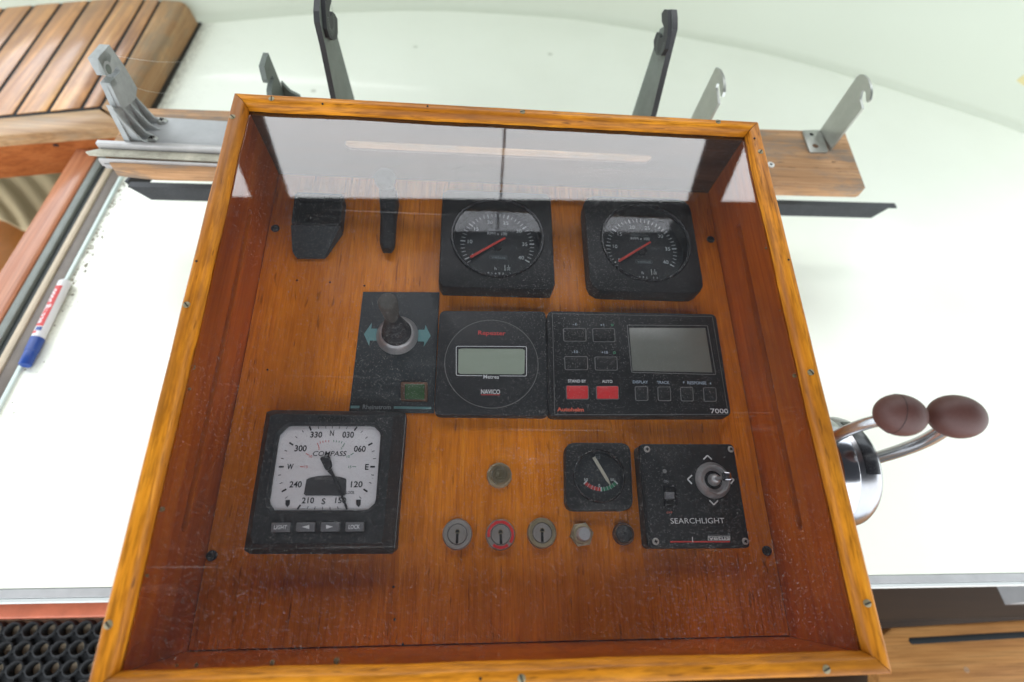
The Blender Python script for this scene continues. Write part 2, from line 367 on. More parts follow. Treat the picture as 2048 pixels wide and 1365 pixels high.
class MB:
    def __init__(s, org=(0, 0, 0)):
        s.v, s.f, s.m, s.o = [], [], [], Vector(org); s.M = Matrix.Identity(4)
    def add(s, vs, fs, m=0):
        k = len(s.v)
        s.v += [s.M @ Vector(q) - s.o for q in vs]
        s.f += [tuple(i + k for i in f) for f in fs]; s.m += [m] * len(fs)
        return s
    def box(s, x0, x1, y0, y1, z0, z1, m=0, bev=0.0):
        if bev: return s.prism([(x0, y0), (x1, y0), (x1, y1), (x0, y1)], z0, z1, m, bev)
        return s.add([(x, y, z) for z in (z0, z1) for y in (y0, y1) for x in (x0, x1)],
                     [(0, 2, 3, 1), (4, 5, 7, 6), (0, 1, 5, 4), (2, 6, 7, 3), (0, 4, 6, 2), (1, 3, 7, 5)], m)
    def prism(s, loop, z0, z1, m=0, bev=0.0, top=None, bevz=None):
        """loop extruded z0..z1; bev chamfers the top edge; top: an own top loop (same count) for tapers"""
        l = ccw(loop); n = len(l); t_ = ccw(top) if top else l
        rings = [[(x, y, z0) for x, y in l]]
        if bev:
            bz = bevz if bevz else bev
            rings += [[(x, y, z1 - bz) for x, y in t_]]
            for k in (0.35, 1.0): rings += [[(x, y, z1 - bz * (1 - math.sin(k * math.pi / 2))) for x, y in inset(t_, bev * (1 - math.cos(k * math.pi / 2)))]]
        else: rings += [[(x, y, z1) for x, y in t_]]
        vs = [q for r_ in rings for q in r_]; fs = [tuple(range(n))[::-1], tuple(range(len(vs) - n, len(vs)))]
        for k in range(len(rings) - 1):
            for i in range(n):
                j = (i + 1) % n; fs.append((k * n + i, k * n + j, (k + 1) * n + j, (k + 1) * n + i))
        return s.add(vs, fs, m)
    def ring(s, outer, inner, z0, z1, m=0, bev=0.0, ibev=0.0, c=None, N=72):
        o, i_ = ccw(outer), ccw(inner)
        if c is None: c = (sum(q[0] for q in i_) / len(i_), sum(q[1] for q in i_) / len(i_))
        o, i_ = polar(o, c, N), polar(i_, c, N)
        seq = [[(x, y, z0) for x, y in i_], [(x, y, z0) for x, y in o]]
        if bev: seq += [[(x, y, z1 - bev) for x, y in o], [(x, y, z1 - bev * 0.3) for x, y in inset(o, bev * 0.3)], [(x, y, z1) for x, y in inset(o, bev)]]
        else: seq += [[(x, y, z1) for x, y in o]]
        if ibev: seq += [[(x, y, z1) for x, y in inset(i_, -ibev)], [(x, y, z1 - ibev) for x, y in i_]]
        else: seq += [[(x, y, z1) for x, y in i_]]
        L = len(seq); vs = [q for r_ in seq for q in r_]; fs = []
        for k in range(L):
            kk = (k + 1) % L
            for i in range(N):
                j = (i + 1) % N; fs.append((k * N + i, k * N + j, kk * N + j, kk * N + i))
        return s.add(vs, fs, m)
    def lathe(s, prof, cx=0, cy=0, m=0, n=40, cap=True):
        vs, fs = [], []
        for r_, z in prof: vs += [(cx + r_ * math.cos(2 * math.pi * i / n), cy + r_ * math.sin(2 * math.pi * i / n), z) for i in range(n)]
        for k in range(len(prof) - 1):
            for i in range(n):
                j = (i + 1) % n; fs.append((k * n + i, k * n + j, (k + 1) * n + j, (k + 1) * n + i))
        if cap: fs += [tuple(range(n))[::-1], tuple(range(len(vs) - n, len(vs)))]
        return s.add(vs, fs, m)
    def tube(s, path, rad, m=0, n=14):
        P = [Vector(q) for q in path]; vs, fs = [], []; up = Vector((0.13, 0.2, 0.97)).normalized()
        for i, q in enumerate(P):
            d = (P[min(i + 1, len(P) - 1)] - P[max(i - 1, 0)]).normalized()
            a = d.cross(up); a = a.normalized() if a.length > 1e-4 else Vector((1, 0, 0)); b_ = d.cross(a)
            r_ = rad[i] if isinstance(rad, (list, tuple)) else rad
            vs += [tuple(q + (a * math.cos(2 * math.pi * k / n) + b_ * math.sin(2 * math.pi * k / n)) * r_) for k in range(n)]
        for k in range(len(P) - 1):
            for i in range(n):
                j = (i + 1) % n; fs.append((k * n + i, k * n + j, (k + 1) * n + j, (k + 1) * n + i))
        fs += [tuple(range(n))[::-1], tuple(range(len(vs) - n, len(vs)))]
        return s.add(vs, fs, m)
    def flat(s, loop, z, m=0):
        l = ccw(loop); return s.add([(x, y, z) for x, y in l], [tuple(range(len(l)))], m)
    def line(s, a, b_, w, z, m=0):
        a, b_ = Vector(a[:2]), Vector(b_[:2]); d = (b_ - a).normalized(); n_ = Vector((-d.y, d.x)) * w / 2
        return s.flat([a - n_, b_ - n_, b_ + n_, a + n_], z, m)
    def outline(s, loop, w, z, m=0):
        l = ccw(loop); i_ = inset(l, w); n = len(l)
        return s.add([(x, y, z) for x, y in l] + [(x, y, z) for x, y in i_], [(k, (k + 1) % n, n + (k + 1) % n, n + k) for k in range(n)], m)
    def text(s, t_, cx, cy, w, h, z, m=0, bold=0.0, shear=0.0, rot=0.0):
        vs, fs = glyphs(t_, bold, shear); xs = [q[0] for q in vs]; ys = [q[1] for q in vs]
        ky = h / (max(ys) - min(ys)); kx = w / (max(xs) - min(xs)) if w else ky
        mx_, my_ = (max(xs) + min(xs)) / 2, (max(ys) + min(ys)) / 2; c_, s_ = math.cos(rot), math.sin(rot)
        return s.add([(cx + (x - mx_) * kx * c_ - (y - my_) * ky * s_, cy + (x - mx_) * kx * s_ + (y - my_) * ky * c_, z) for x, y in vs], fs, m)
    def build(s, name, mats, parent=None, smooth=38):
        me = bpy.data.meshes.new(name); me.from_pydata([tuple(q) for q in s.v], [], s.f); me.validate()
        bm = bmesh.new(); bm.from_mesh(me)
        closed = [f for f in bm.faces if any(len(e.link_faces) > 1 for e in f.edges)]
        bmesh.ops.recalc_face_normals(bm, faces=closed); bm.to_mesh(me); bm.free()
        for q in ([mats] if isinstance(mats, str) else mats): me.materials.append(MAT[q])
        if len(me.polygons) == len(s.m):
            for p_, k in zip(me.polygons, s.m): p_.material_index = k
        if smooth:
            me.polygons.foreach_set("use_smooth", [True] * len(me.polygons)); me.set_sharp_from_angle(angle=R(smooth))
        ob = bpy.data.objects.new(name, me); col.objects.link(ob)
        if parent is not None: ob.parent = parent
        return ob

def tag(o, label=None, cat=None, group=None, kind=None):
    for k, v in (("label", label), ("category", cat), ("group", group), ("kind", kind)):
        if v: o[k] = v
    return o
def thing(name, label, cat, loc=(0, 0, 0), group=None, rotx=0.0):
    o = bpy.data.objects.new(name, None); col.objects.link(o); o.empty_display_size = 0.02
    o.location = loc; o.rotation_euler = (rotx, 0, 0)
    return tag(o, label, cat, group)
def copy_of(src, parent):
    o = src.copy(); col.objects.link(o); o.parent = parent
    return o

# ---------------------------------------------------------------- the setting: white deck, curved coaming, cockpit step
cove_pts = [(-1.9, 0.36), (-1.5, 0.60), (-1.15, 0.77), (-0.85, 0.89), (-0.58, 0.972), (-0.37, 1.036), (-0.146, 1.078), (0.06, 1.088), (0.262, 1.077), (0.608, 1.001), (0.823, 0.918), (1.153, 0.745), (1.5, 0.50), (1.9, 0.14)]
def cat(P, n=6):
    o = []
    for i in range(len(P) - 1):
        p0, p1, p2, p3 = (Vector(P[max(0, i - 1)]), Vector(P[i]), Vector(P[i + 1]), Vector(P[min(len(P) - 1, i + 2)]))
        for k in range(n):
            t_ = k / n; o.append(tuple(0.5 * ((2 * p1) + (p2 - p0) * t_ + (2 * p0 - 5 * p1 + 4 * p2 - p3) * t_ ** 2 + (3 * p1 - p0 - 3 * p2 + p3) * t_ ** 3)))
    o.append(tuple(P[-1])); return o
arc = cat(cove_pts)
mb = MB()                                             # deck sheet, open over the cabin window on the left
deckloop = [(-0.605, -0.13), (1.9, -0.13)] + [(x, y) for x, y in reversed(arc) if x > -0.60] + [(-0.605, 0.965)]
mb.prism(deckloop, -0.03, 0.0, 0)
tag(mb.build("deck", "gelcoat"), kind="structure")
mb = MB()
HS = lambda x: 1.0 if x > 0.4 else 0.45 + 0.55 * max(0.0, (x + 0.6)) if x > -0.6 else 0.45
prof = [(-0.004, -0.02), (-0.004, 0.0015), (0.003, 0.004), (0.009, 0.009), (0.013, 0.018), (0.022, 0.05), (0.045, 0.13), (0.075, 0.22), (0.115, 0.33), (0.14, 0.40), (0.17, 0.415), (0.26, 0.42), (0.26, -0.02)]
vs, fs = [], []; NP = len(prof)
for i, (x, y) in enumerate(arc):
    a, b_ = Vector(arc[max(0, i - 1)]), Vector(arc[min(len(arc) - 1, i + 1)]); d = (b_ - a).normalized(); n_ = Vector((-d.y, d.x))
    vs += [(x + n_.x * q, y + n_.y * q, z if z < 0.03 else 0.03 + (z - 0.03) * HS(x)) for q, z in prof]
for i in range(len(arc) - 1):
    for k in range(NP - 1): fs.append((i * NP + k, (i + 1) * NP + k, (i + 1) * NP + k + 1, i * NP + k + 1))
mb.add(vs, fs); tag(mb.build("coaming_wall", "coaming_shaded_gelcoat", smooth=60), kind="structure")
mb = MB()                                             # stepped lip along the front of the deck
mb.box(-0.62, 1.9, -0.139, -0.1305, -0.012, -0.0015, 0)
mb.box(-0.62, 1.9, -0.1425, -0.1395, -0.02, -0.006, 1)
tag(mb.build("deck_edge_trim", ["trim_grey", "white_paint"]), kind="structure")
mb = MB(); mb.box(-1.2, 1.9, -0.115, -0.10, -0.9, -0.032, 0); mb.box(-0.62, 1.9, -0.13, -0.116, -0.075, -0.034, 1)
tag(mb.build("cockpit_bulkhead", ["dark_varnish", "gap_dark"]), kind="structure")
mb = MB(); mb.box(-2.5, 2.5, -2.6, 0.4, -0.95, -0.9); tag(mb.build("cockpit_floor", "dark_varnish"), kind="structure")

# cockpit bench with the mat on the left, teak seat on the right
mb = MB(); mb.box(-1.3, -0.36, -0.62, -0.117, -0.235, -0.21, 0); tag(mb.build("cockpit_step", "pale_teak"), kind="structure")
plain("batten_red", (0.62, 0.17, 0.09), 0.35, coat=0.3, vary=0.15)
t = thing("edge_batten", "narrow red varnished batten between the white deck lip and the rubber mat", "batten", (-0.8, -0.135, -0.21))
mb = MB((-0.8, -0.135, -0.21)); mb.box(-1.3, -0.36, -0.139, -0.1175, -0.209, -0.192, 0, 0.002); mb.build("batten_strip", "batten_red", t)
t = thing("rubber_mat", "black rubber ring mat with open holes on the step below the deck", "mat", (-0.65, -0.3, -0.21))
mb = MB((-0.65, -0.3, -0.21))
sp = 0.0222
for iy in range(14):
    for ix in range(26):
        cx, cy = -0.375 - ix * sp - (iy % 1) * sp, -0.152 - iy * sp
        if cx < -0.93: continue
        mb.lathe([(0.0066, -0.2088), (0.0110, -0.2088), (0.0108, -0.200), (0.0098, -0.1975), (0.0086, -0.1972), (0.0074, -0.199), (0.0066, -0.2088)], cx, cy, 0, 18, cap=False)
        mb.box(cx - sp / 2 - 0.0052, cx - sp / 2 + 0.0052, cy - sp / 2 - 0.0052, cy - sp / 2 + 0.0052, -0.2087, -0.2035)
        mb.box(cx - sp / 2 - 0.0022, cx - sp / 2 + 0.0022, cy - 0.004, cy + 0.004, -0.2086, -0.1985)
        mb.box(cx - 0.004, cx + 0.004, cy - sp / 2 - 0.0022, cy - sp / 2 + 0.0022, -0.2086, -0.1985)
mb.build("mat_rings", "rubber_black", t, smooth=50)
t = thing("teak_bench", "worn brown teak bench board below the deck with a black strip let into it", "seat", (0.85, -0.35, -0.2))
mb = MB((0.85, -0.35, -0.2))
sl_ = [(0.5785, -0.1857), (0.6014, -0.1739), (0.6940, -0.1712), (0.8162, -0.1675)]
mb.prism([(sl_[0][0] - 0.012, sl_[0][1] - 0.02), *sl_, (1.5, sl_[3][1] + 0.01), (1.5, -0.75), (0.52, -0.75), (0.53, -0.3)], -0.225, -0.2, 0, 0.004)
mb.build("seat_board", "seat_teak", t)
s2 = [(0.6195, -0.1917), (0.8047, -0.1872)]
mb = MB((0.85, -0.35, -0.2)); dx, dy = s2[1][0] - s2[0][0], s2[1][1] - s2[0][1]
e_ = (s2[0][0] + dx * 3, s2[0][1] + dy * 3)
q0 = rr(0, 0, 0.65, 0.0085, 0.004); ang = math.atan2(dy, dx)
mb.prism([(s2[0][0] + 0.325 * math.cos(ang) + x * math.cos(ang) - y * math.sin(ang), s2[0][1] + 0.325 * math.sin(ang) + x * math.sin(ang) + y * math.cos(ang)) for x, y in q0], -0.21, -0.1995, 0, 0.0003)
mb.build("black_strip", "caulk", t)
mb = MB((0.85, -0.35, -0.2)); k_ = (0.6908, -0.2290); mb.lathe([(0.0045, -0.2005), (0.0042, -0.1998), (0.003, -0.1997)], *k_, 0, 16); mb.build("knot_stain", "weathered_board", t)  # small disc standing for a knot stain in the board
t = thing("deck_moulding", "grey moulding under the white deck edge above the teak bench", "moulding", (0.9, -0.14, -0.12))
mb = MB((0.9, -0.14, -0.12)); mb.box(0.758, 1.9, -0.15, -0.117, -0.16, -0.10, 0, 0.012); mb.build("moulding", "trim_grey", t)

# ---------------------------------------------------------------- teak hatch, window track and cabin opening on the left
HZ = 0.045
t = thing("teak_hatch", "teak planked sliding hatch with black caulked seams beside the white deck", "hatch", (-0.75, 0.75, 0))
lines = [[(-0.8760, 0.7529), (-0.8836, 0.8958)], [(-0.8240, 0.6369), (-0.8389, 0.9189)], [(-0.7749, 0.5730), (-0.7932, 0.9383)], [(-0.7280, 0.5860), (-0.7429, 0.9454)], [(-0.6808, 0.5992), (-0.6949, 0.9522)], [(-0.6527, 0.6048), (-0.6650, 0.9564)]]
front = [(-0.7930, 0.5679), (-0.6527, 0.6048)]
fe = [(-0.7722, 0.5216), (-0.6057, 0.5578)]
def along(l, y):
    (x0, y0), (x1, y1) = l; return x0 + (x1 - x0) * (y - y0) / (y1 - y0)
FY = lambda x: front[0][1] + (front[1][1] - front[0][1]) * (x - front[0][0]) / (front[1][0] - front[0][0])
BACK = 0.955
ext = [lines[0]]
step = along(lines[1], 0.7) - along(lines[0], 0.7)
left_lines = [[(x - step * k, y) for x, y in lines[0]] for k in (3, 2, 1)] + lines
def front_on(l):
    x = along(l, 0.58)
    for _ in range(4): x = along(l, FY(x))
    return (x, FY(x))
org = (-0.75, 0.75, 0)
mb = MB(org); mb.prism([(-1.35, 0.49), (-0.80, 0.56), (-0.64, 0.606), (-0.648, BACK - 0.002), (-1.35, BACK - 0.002)], 0.002, HZ - 0.0014, 0); mb.build("hatch_base", "caulk", t)
gap = 0.0032
for l0, l1 in zip(left_lines[:-1], left_lines[1:]):
    f0, f1 = front_on(l0), front_on(l1)
    mb = MB(org)
    mb.prism([(f0[0] + gap, f0[1] + gap), (f1[0] - gap, f1[1] + gap), (along(l1, BACK) - gap, BACK), (along(l0, BACK) + gap, BACK)], HZ - 0.002, HZ + random.uniform(-0.0002, 0.0002), 0, 0.0003)
    mb.build("plank", "hatch_teak", t)
ll = left_lines[-1]; fl = front_on(ll)
mb = MB(org); FE = lambda x: fe[0][1] + (fe[1][1] - fe[0][1]) * (x - fe[0][0]) / (fe[1][0] - fe[0][0])
mb.prism([(-1.35, FY(-1.35) - gap), (fl[0] - gap * 0.4, fl[1] - gap), (fe[1][0] + 0.012, FE(fe[1][0] + 0.012)), (-1.35, FE(-1.35))], HZ - 0.02, HZ, 0, 0.004)
mb.build("front_border", "hatch_border_teak", t)
rt = [(-0.6233, 0.6765), (-0.6199, 0.9370)]
mb = MB(org)                                          # right border rolls over into the sloping side
side = []
for y in (fl[1], 0.62, 0.68, 0.74, 0.80, 0.86, 0.91, BACK):
    xi = along(ll, y) + gap; xo = rt[0][0] + (rt[1][0] - rt[0][0]) * (y - rt[0][1]) / (rt[1][1] - rt[0][1])
    side.append([(xi, y, HZ - 0.012), (xi, y, HZ), (xo - 0.008, y, HZ + 0.0005), (xo, y, HZ - 0.003), (xo + 0.006, y, HZ - 0.012), (xo + 0.0095, y, 0.012), (xo + 0.0105, y, 0.0015), (xi, y, 0.0015)])
side[0] = [(fl[0] + 0.002, fl[1], HZ - 0.012), (fl[0] + 0.002, fl[1], HZ), (fe[1][0] + 0.014, fe[1][1], HZ), (fe[1][0] + 0.018, fe[1][1], HZ - 0.003), (fe[1][0] + 0.022, fe[1][1], HZ - 0.012), (fe[1][0] + 0.026, fe[1][1], 0.012), (fe[1][0] + 0.027, fe[1][1], 0.0015), (fl[0], fl[1], 0.0015)]
n = 8; vs = [q for r_ in side for q in r_]; fs = []
for k in range(len(side) - 1):
    for i in range(n): fs.append((k * n + i, k * n + (i + 1) % n, (k + 1) * n + (i + 1) % n, (k + 1) * n + i))
fs += [tuple(range(n)), tuple(range(len(vs) - n, len(vs)))]
mb.add(vs, fs); mb.build("side_border", "hatch_side_teak", t, smooth=60)
mb = MB(org); mb.box(-0.632, -0.6035, 0.585, 0.962, -0.002, 0.0022); mb.build("hatch_gap_shadow", "gap_dark", t)  # dark strip standing in for the shadowed gap between hatch and deck
mb = MB(org); fz = [(-0.8025, 0.0204), (-0.8445, -0.0418), (-0.6378, 0.0388), (-0.6622, 0.0082), (-0.8637, -0.0703)]
mb.prism([(-1.35, FE(-1.35) + 0.004), (fe[1][0] + 0.010, FE(fe[1][0]) + 0.004), (fe[1][0] + 0.010, FE(fe[1][0]) + 0.024), (-1.35, FE(-1.35) + 0.024)], -0.020, HZ - 0.0205, 0); mb.build("fascia_board", "red_mahogany", t)
mb = MB(org); mb.prism([(-1.35, FE(-1.35) + 0.010), (fe[1][0] - 0.03, FE(fe[1][0] - 0.03) + 0.010), (fe[1][0] - 0.03, FE(fe[1][0] - 0.03) + 0.026), (-1.35, FE(-1.35) + 0.026)], -0.042, -0.0205, 0); mb.build("lower_rail", "red_mahogany", t)
mb = MB(org); k_ = (-0.735, 0.5545); mb.box(-0.722, -0.708, FE(-0.715) + 0.002, FE(-0.715) + 0.006, 0.016, 0.0205); mb.build("catch_slot", "hole_dark", t)

t = thing("window_track", "long red wooden window rail with black and beige seals beside the white deck", "window rail", (-0.64, 0.2, 0))
org = (-0.64, 0.2, 0)
xs = [-0.6718, -0.6522, -0.6408, -0.63, -0.6198, -0.6039, -0.5981]
def strip(name, x0, x1, z1, m, b_=0.0015, z0=-0.03, ys=(-0.13, 0.60)):
    mb = MB(org); mb.box(x0, x1, ys[0], ys[1], z0, z1, 0, b_); return mb.build(name, m, t)
wr = [(-0.6534, 0.5338), (-0.6311, 0.1575), (-0.6260, 0.5589), (-0.6436, 0.2289)]
strip("wooden_rail", -0.69, xs[1] - 0.0005, 0.008, "red_mahogany_long", 0.004, ys=(-0.13, 0.545))
strip("outer_seal", xs[1], xs[2] - 0.0005, 0.005, "gasket_grey")
strip("black_channel", xs[2], xs[3] - 0.0005, 0.000, "gasket_black", 0.0008)
strip("beige_seal", xs[3], xs[4] - 0.0005, 0.006, "gasket_beige", 0.003)
strip("brown_channel", xs[4], xs[5] - 0.0005, 0.003, "gasket_brown", 0.0008)
strip("glass_pane", xs[5], xs[6] - 0.0008, 0.0040, "glass_edge", 0.001)
mb = MB(org)                                          # grime packed along the foot of the glass
for i in range(200):
    y = random.uniform(0.22, 0.60) if i % 6 else random.uniform(-0.1, 0.2); r_ = random.uniform(0.0005, 0.0022) * (1 if y > 0.24 else 0.6)
    x = xs[6] + 0.0022 + random.random() ** 2.6 * (0.012 if y > 0.24 else 0.03)
    mb.lathe([(r_, 0.0001), (r_ * 0.7, r_ * 0.22), (r_ * 0.2, r_ * 0.3)], x, y, 0, 7)
tag(mb.build("grime", "grime", t), kind="stuff")
t = thing("cabin_curtain", "beige folded curtain in the cabin opening under the teak hatch", "curtain", (-0.95, 0.5, -0.3))
cq = [(-1.2342, 0.8358), (-0.9860, 0.8603), (-0.9197, 0.5963), (-1.1895, 0.7216)]
A_, B_, C_, D__ = [Vector((*q, 0)) for q in cq]; mb = MB((-0.95, 0.5, -0.3)); vs = []; NU, NV = 80, 30
for j in range(NV + 1):
    for i in range(NU + 1):
        u_, v_ = i / NU, j / NV; q = (A_ * (1 - u_) + B_ * u_) * (1 - v_) + (D__ * (1 - u_) + C_ * u_) * v_
        ph = 36 * (0.62 * u_ - 0.45 * v_); vs.append((q.x, q.y, -0.3 + 0.005 * math.sin(ph) + 0.003 * math.sin(0.53 * ph + 1)))
mb.add(vs, [(j * (NU + 1) + i, j * (NU + 1) + i + 1, (j + 1) * (NU + 1) + i + 1, (j + 1) * (NU + 1) + i) for j in range(NV) for i in range(NU)])
o = mb.build("cloth", "beige_cloth", t, smooth=80); o.modifiers.new("thickness", 'SOLIDIFY').thickness = 0.003
mb = MB(); bq = [(-1.3706, 0.7869), (-1.1245, 0.7269), (-0.9706, 0.6484), (-0.9401, 0.6196), (-0.8744, 0.2900), (-1.0812, 0.2447)]
mb.prism(bq, -0.36, -0.34, 0, 0.002); tag(mb.build("cabin_panel", "cabin_brown"), kind="structure")
mb = MB(); mb.box(-1.4, -0.67, 0.1, 1.2, -0.5, -0.48); mb.box(-0.67, -0.66, -0.13, 0.97, -0.5, -0.032); mb.box(-1.4, -0.67, 0.98, 1.0, -0.48, 0.0)
tag(mb.build("cabin_wall", "white_paint"), kind="structure")

# marker pen on the deck against the glass
pa, pb = (-0.5923, 0.1301), (-0.5965, 0.2671)
L_ = math.dist(pa, pb)
t = thing("marker_pen", "red and white permanent marker with blue cap lying along the window glass", "marker pen", (pa[0], pa[1], 0.0078))
t.rotation_euler = (0, 0, math.atan2(pb[1] - pa[1], pb[0] - pa[0]))
rp = 0.0074
def xlathe(mb, prof, m=0, n=28):
    mb.M = Matrix(((0, 0, 1, 0), (0, 1, 0, 0), (-1, 0, 0, 0), (0, 0, 0, 1))); mb.lathe(prof, 0, 0, m, n); mb.M = Matrix.Identity(4)
mb = MB(); xlathe(mb, [(rp * 0.86, 0.0), (rp * 0.95, 0.0012), (rp * 0.97, 0.018), (rp * 0.91, 0.0185), (rp * 0.91, 0.0195), (rp * 1.03, 0.0205), (rp * 1.06, 0.040)]); mb.build("cap", "pen_blue", t)
mb = MB(); xlathe(mb, [(rp, 0.0402), (rp, 0.050)], 0); xlathe(mb, [(rp, 0.0501), (rp, L_ - 0.014)], 1); xlathe(mb, [(rp, L_ - 0.0139), (rp, L_ - 0.004), (rp * 0.8, L_ - 0.002), (rp * 0.55, L_)], 0)
mb.build("barrel", ["pen_white", "pen_white"], t)
mb = MB()                                             # printed red band and lettering wrapped on the barrel
def wrap(vs, fs, m, lift):
    mb.add([(x, (rp + lift) * math.sin(y / rp), (rp + lift) * math.cos(y / rp)) for x, y in vs], fs, m)
def band(x0, x1, a0, a1, m, lift=0.00012):
    N_ = 14; vs = [(x, (a0 + (a1 - a0) * k / N_) * rp) for k in range(N_ + 1) for x in (x0, x1)]
    wrap(vs, [(2 * k, 2 * k + 1, 2 * k + 3, 2 * k + 2) for k in range(N_)], m, lift)
band(0.056, L_ - 0.014, -0.60, 1.45, 0)
band(0.0445, 0.0485, 0.0, 0.9, 0); band(0.0490, 0.0545, -0.6, 0.35, 2)
vs, fs = glyphs("edding 3000", 0.022, 0.0); x0, x1 = min(q[0] for q in vs), max(q[0] for q in vs); y0, y1 = min(q[1] for q in vs), max(q[1] for q in vs)
kx, ky = (L_ - 0.014 - 0.056 - 0.010) / (x1 - x0), 0.0100 / (y1 - y0)
wrap([(0.060 + (x - x0) * kx, (y - (y0 + y1) / 2) * ky + 0.0022) for x, y in vs], fs, 1, 0.00025)
mb.build("print", ["pen_red", "pen_white", "pen_blue"], t, smooth=0)

# ---------------------------------------------------------------- wheelhouse top over the helm: roof and raked windscreen frame (seen in the glass reflections), plus added light blockers
mb = MB()
mb.add([(-1.75, 0.467, 1.083), (1.75, 0.547, 1.002), (1.75, -0.8, 1.06), (-1.75, -0.8, 1.10), (-1.75, 0.467, 1.123), (1.75, 0.547, 1.042), (1.75, -0.8, 1.10), (-1.75, -0.8, 1.14)], [(0, 3, 2, 1), (4, 5, 6, 7), (0, 1, 5, 4), (1, 2, 6, 5), (2, 3, 7, 6), (3, 0, 4, 7)])
tag(mb.build("wheelhouse_roof", "canopy_cloth"), kind="structure")
def slat(mb, q, m=0):
    """a flat strip lying in the raked windscreen plane, 18 mm thick"""
    n_ = Vector((0, 0.713, 0.701)) * 0.018; q = [Vector(z) for z in q]
    mb.add(q + [z + n_ for z in q], [(0, 3, 2, 1), (4, 5, 6, 7), (0, 1, 5, 4), (1, 2, 6, 5), (2, 3, 7, 6), (3, 0, 4, 7)], m)
WS = lambda x, y: (x, y, 1.5583 - 1.0164 * y)
mb = MB()
slat(mb, [WS(-0.588, 1.13), WS(-0.690, 1.13), WS(-0.528, 0.485), WS(-0.4475, 0.485)])
slat(mb, [WS(0.700, 1.12), WS(0.548, 1.12), WS(0.490, 0.515), WS(0.5665, 0.515)])
slat(mb, [WS(0.0500, 1.12), WS(0.0440, 1.12), WS(0.0355, 0.505), WS(0.0400, 0.505)])
tag(mb.build("windscreen_frame", "canopy_tube"), kind="structure")
mb = MB(); slat(mb, [WS(-0.98, 1.238), WS(-0.98, 0.70), WS(1.25, 0.70), WS(1.25, 1.238)]); mb.v = [q + Vector((0, 0.004, 0.004)) + Vector((0, 0.0128, 0.0126)) for q in mb.v]  # opaque panel added out of view to shade the deck by the coaming
tag(mb.build("sill_light_blocker", "white_paint"), kind="structure")
mb = MB(); mb.box(1.70, 1.74, 0.55, 1.05, 0.36, 0.99)  # unseen dark panel added to cut side light near the coaming
tag(mb.build("side_light_blocker", "canopy_tube"), kind="structure")
# ---------------------------------------------------------------- instrument console
TAU = R(9.71301)
FC = Vector((0, 0, 0.29779))
DEP = 0.08409
ROT = Matrix.Rotation(TAU, 4, 'X')
def on_panel(u_, v_): return FC + ROT @ Vector((u_, v_, -DEP))
con = thing("instrument_console", "wooden helm console with orange varnished frame and dusty clear cover over instruments", "console", FC, rotx=TAU)
UO, VO, RW = 0.2425, 0.2285, 0.0125
rail_prof = [(0.0, -0.014), (0.0, 0.0072), (0.0006, 0.0084), (0.0018, 0.009), (0.0070, 0.009), (0.0092, 0.0078), (0.0112, 0.0052), (0.0123, 0.0026), (0.0125, 0.0004), (0.0036, 0.0004), (0.0036, -0.014)]
def rail(p0, p1, inward, mname, seed):
    """mitred rail from outer corner p0 to p1; the hand-planed inner edge wavers a little"""
    p0, p1, w_ = Vector(p0), Vector(p1), Vector(inward); d = (p1 - p0).normalized(); L = (p1 - p0).length; NS = 56; vs, fs = [], []; n = len(rail_prof)
    for k in range(NS + 1):
        for a, z in rail_prof:
            s_ = a + (L - 2 * a) * k / NS
            wob = noise.noise(Vector((s_ * 14, seed, 0))) * 0.0011 + noise.noise(Vector((s_ * 55, seed + 9, 0))) * 0.00035
            wo2 = noise.noise(Vector((s_ * 22, seed + 4, 0))) * 0.0004
            aa = a + (wob if 0.0068 < a < 0.013 and 0.02 < k / NS < 0.98 else 0) + (wo2 if a < 0.002 and z > 0 else 0)
            q = p0 + d * s_ + w_ * aa; vs.append((q.x, q.y, z + (wo2 * 0.6 if z > 0.006 else 0)))
    for k in range(NS):
        for i in range(n): fs.append((k * n + i, k * n + (i + 1) % n, (k + 1) * n + (i + 1) % n, (k + 1) * n + i))
    fs += [tuple(range(n)), tuple(range(len(vs) - n, len(vs)))]
    return MB().add(vs, fs).build("frame_rail", mname, con, smooth=50)
g_ = 0.00035
rt_ = rail((-UO + g_, VO, 0), (UO - g_, VO, 0), (0, -1, 0), "varnished_frame_X", 1.0)
rb_ = rail((-UO + g_, -VO, 0), (UO - g_, -VO, 0), (0, 1, 0), "varnished_frame_X", 2.0)
rl_ = rail((-UO, -VO + g_, 0), (-UO, VO - g_, 0), (1, 0, 0), "varnished_frame_Y", 3.0)
rr_ = rail((UO, -VO + g_, 0), (UO, VO - g_, 0), (-1, 0, 0), "varnished_frame_Y", 4.0)
def screw(mb, x, y, z, r_, a, m0=0, m1=1, dome=0.0005, cross=False):
    mb.lathe([(r_, z - 0.001), (r_, z), (r_ * 0.7, z + dome * 0.8), (0.0003, z + dome)], x, y, m0, 18)
    for aa in ((a, a + math.pi / 2) if cross else (a,)):
        c_, s_ = math.cos(aa), math.sin(aa); k = r_ * (0.92 if not cross else 0.5); w_ = r_ * 0.17
        lp = [(x + sx * k * c_ - sy * w_ * s_, y + sx * k * s_ + sy * w_ * c_) for sx, sy in ((-1, -1), (1, -1), (1, 1), (-1, 1))]
        mb.prism(lp, z - 0.0002, z + dome + 0.0001, m1)
scr = [(-0.2394, 0.2002), (-0.2392, 0.0188), (-0.2395, -0.1909), (-0.2093, 0.2232), (0.0147, 0.2242), (0.2016, 0.2288), (0.2370, 0.1912), (0.2351, -0.0260), (0.2362, -0.1877), (0.1984, -0.2247), (0.0053, -0.2246)]
own = [rl_] * 3 + [rt_] * 3 + [rr_] * 3 + [rb_] * 2
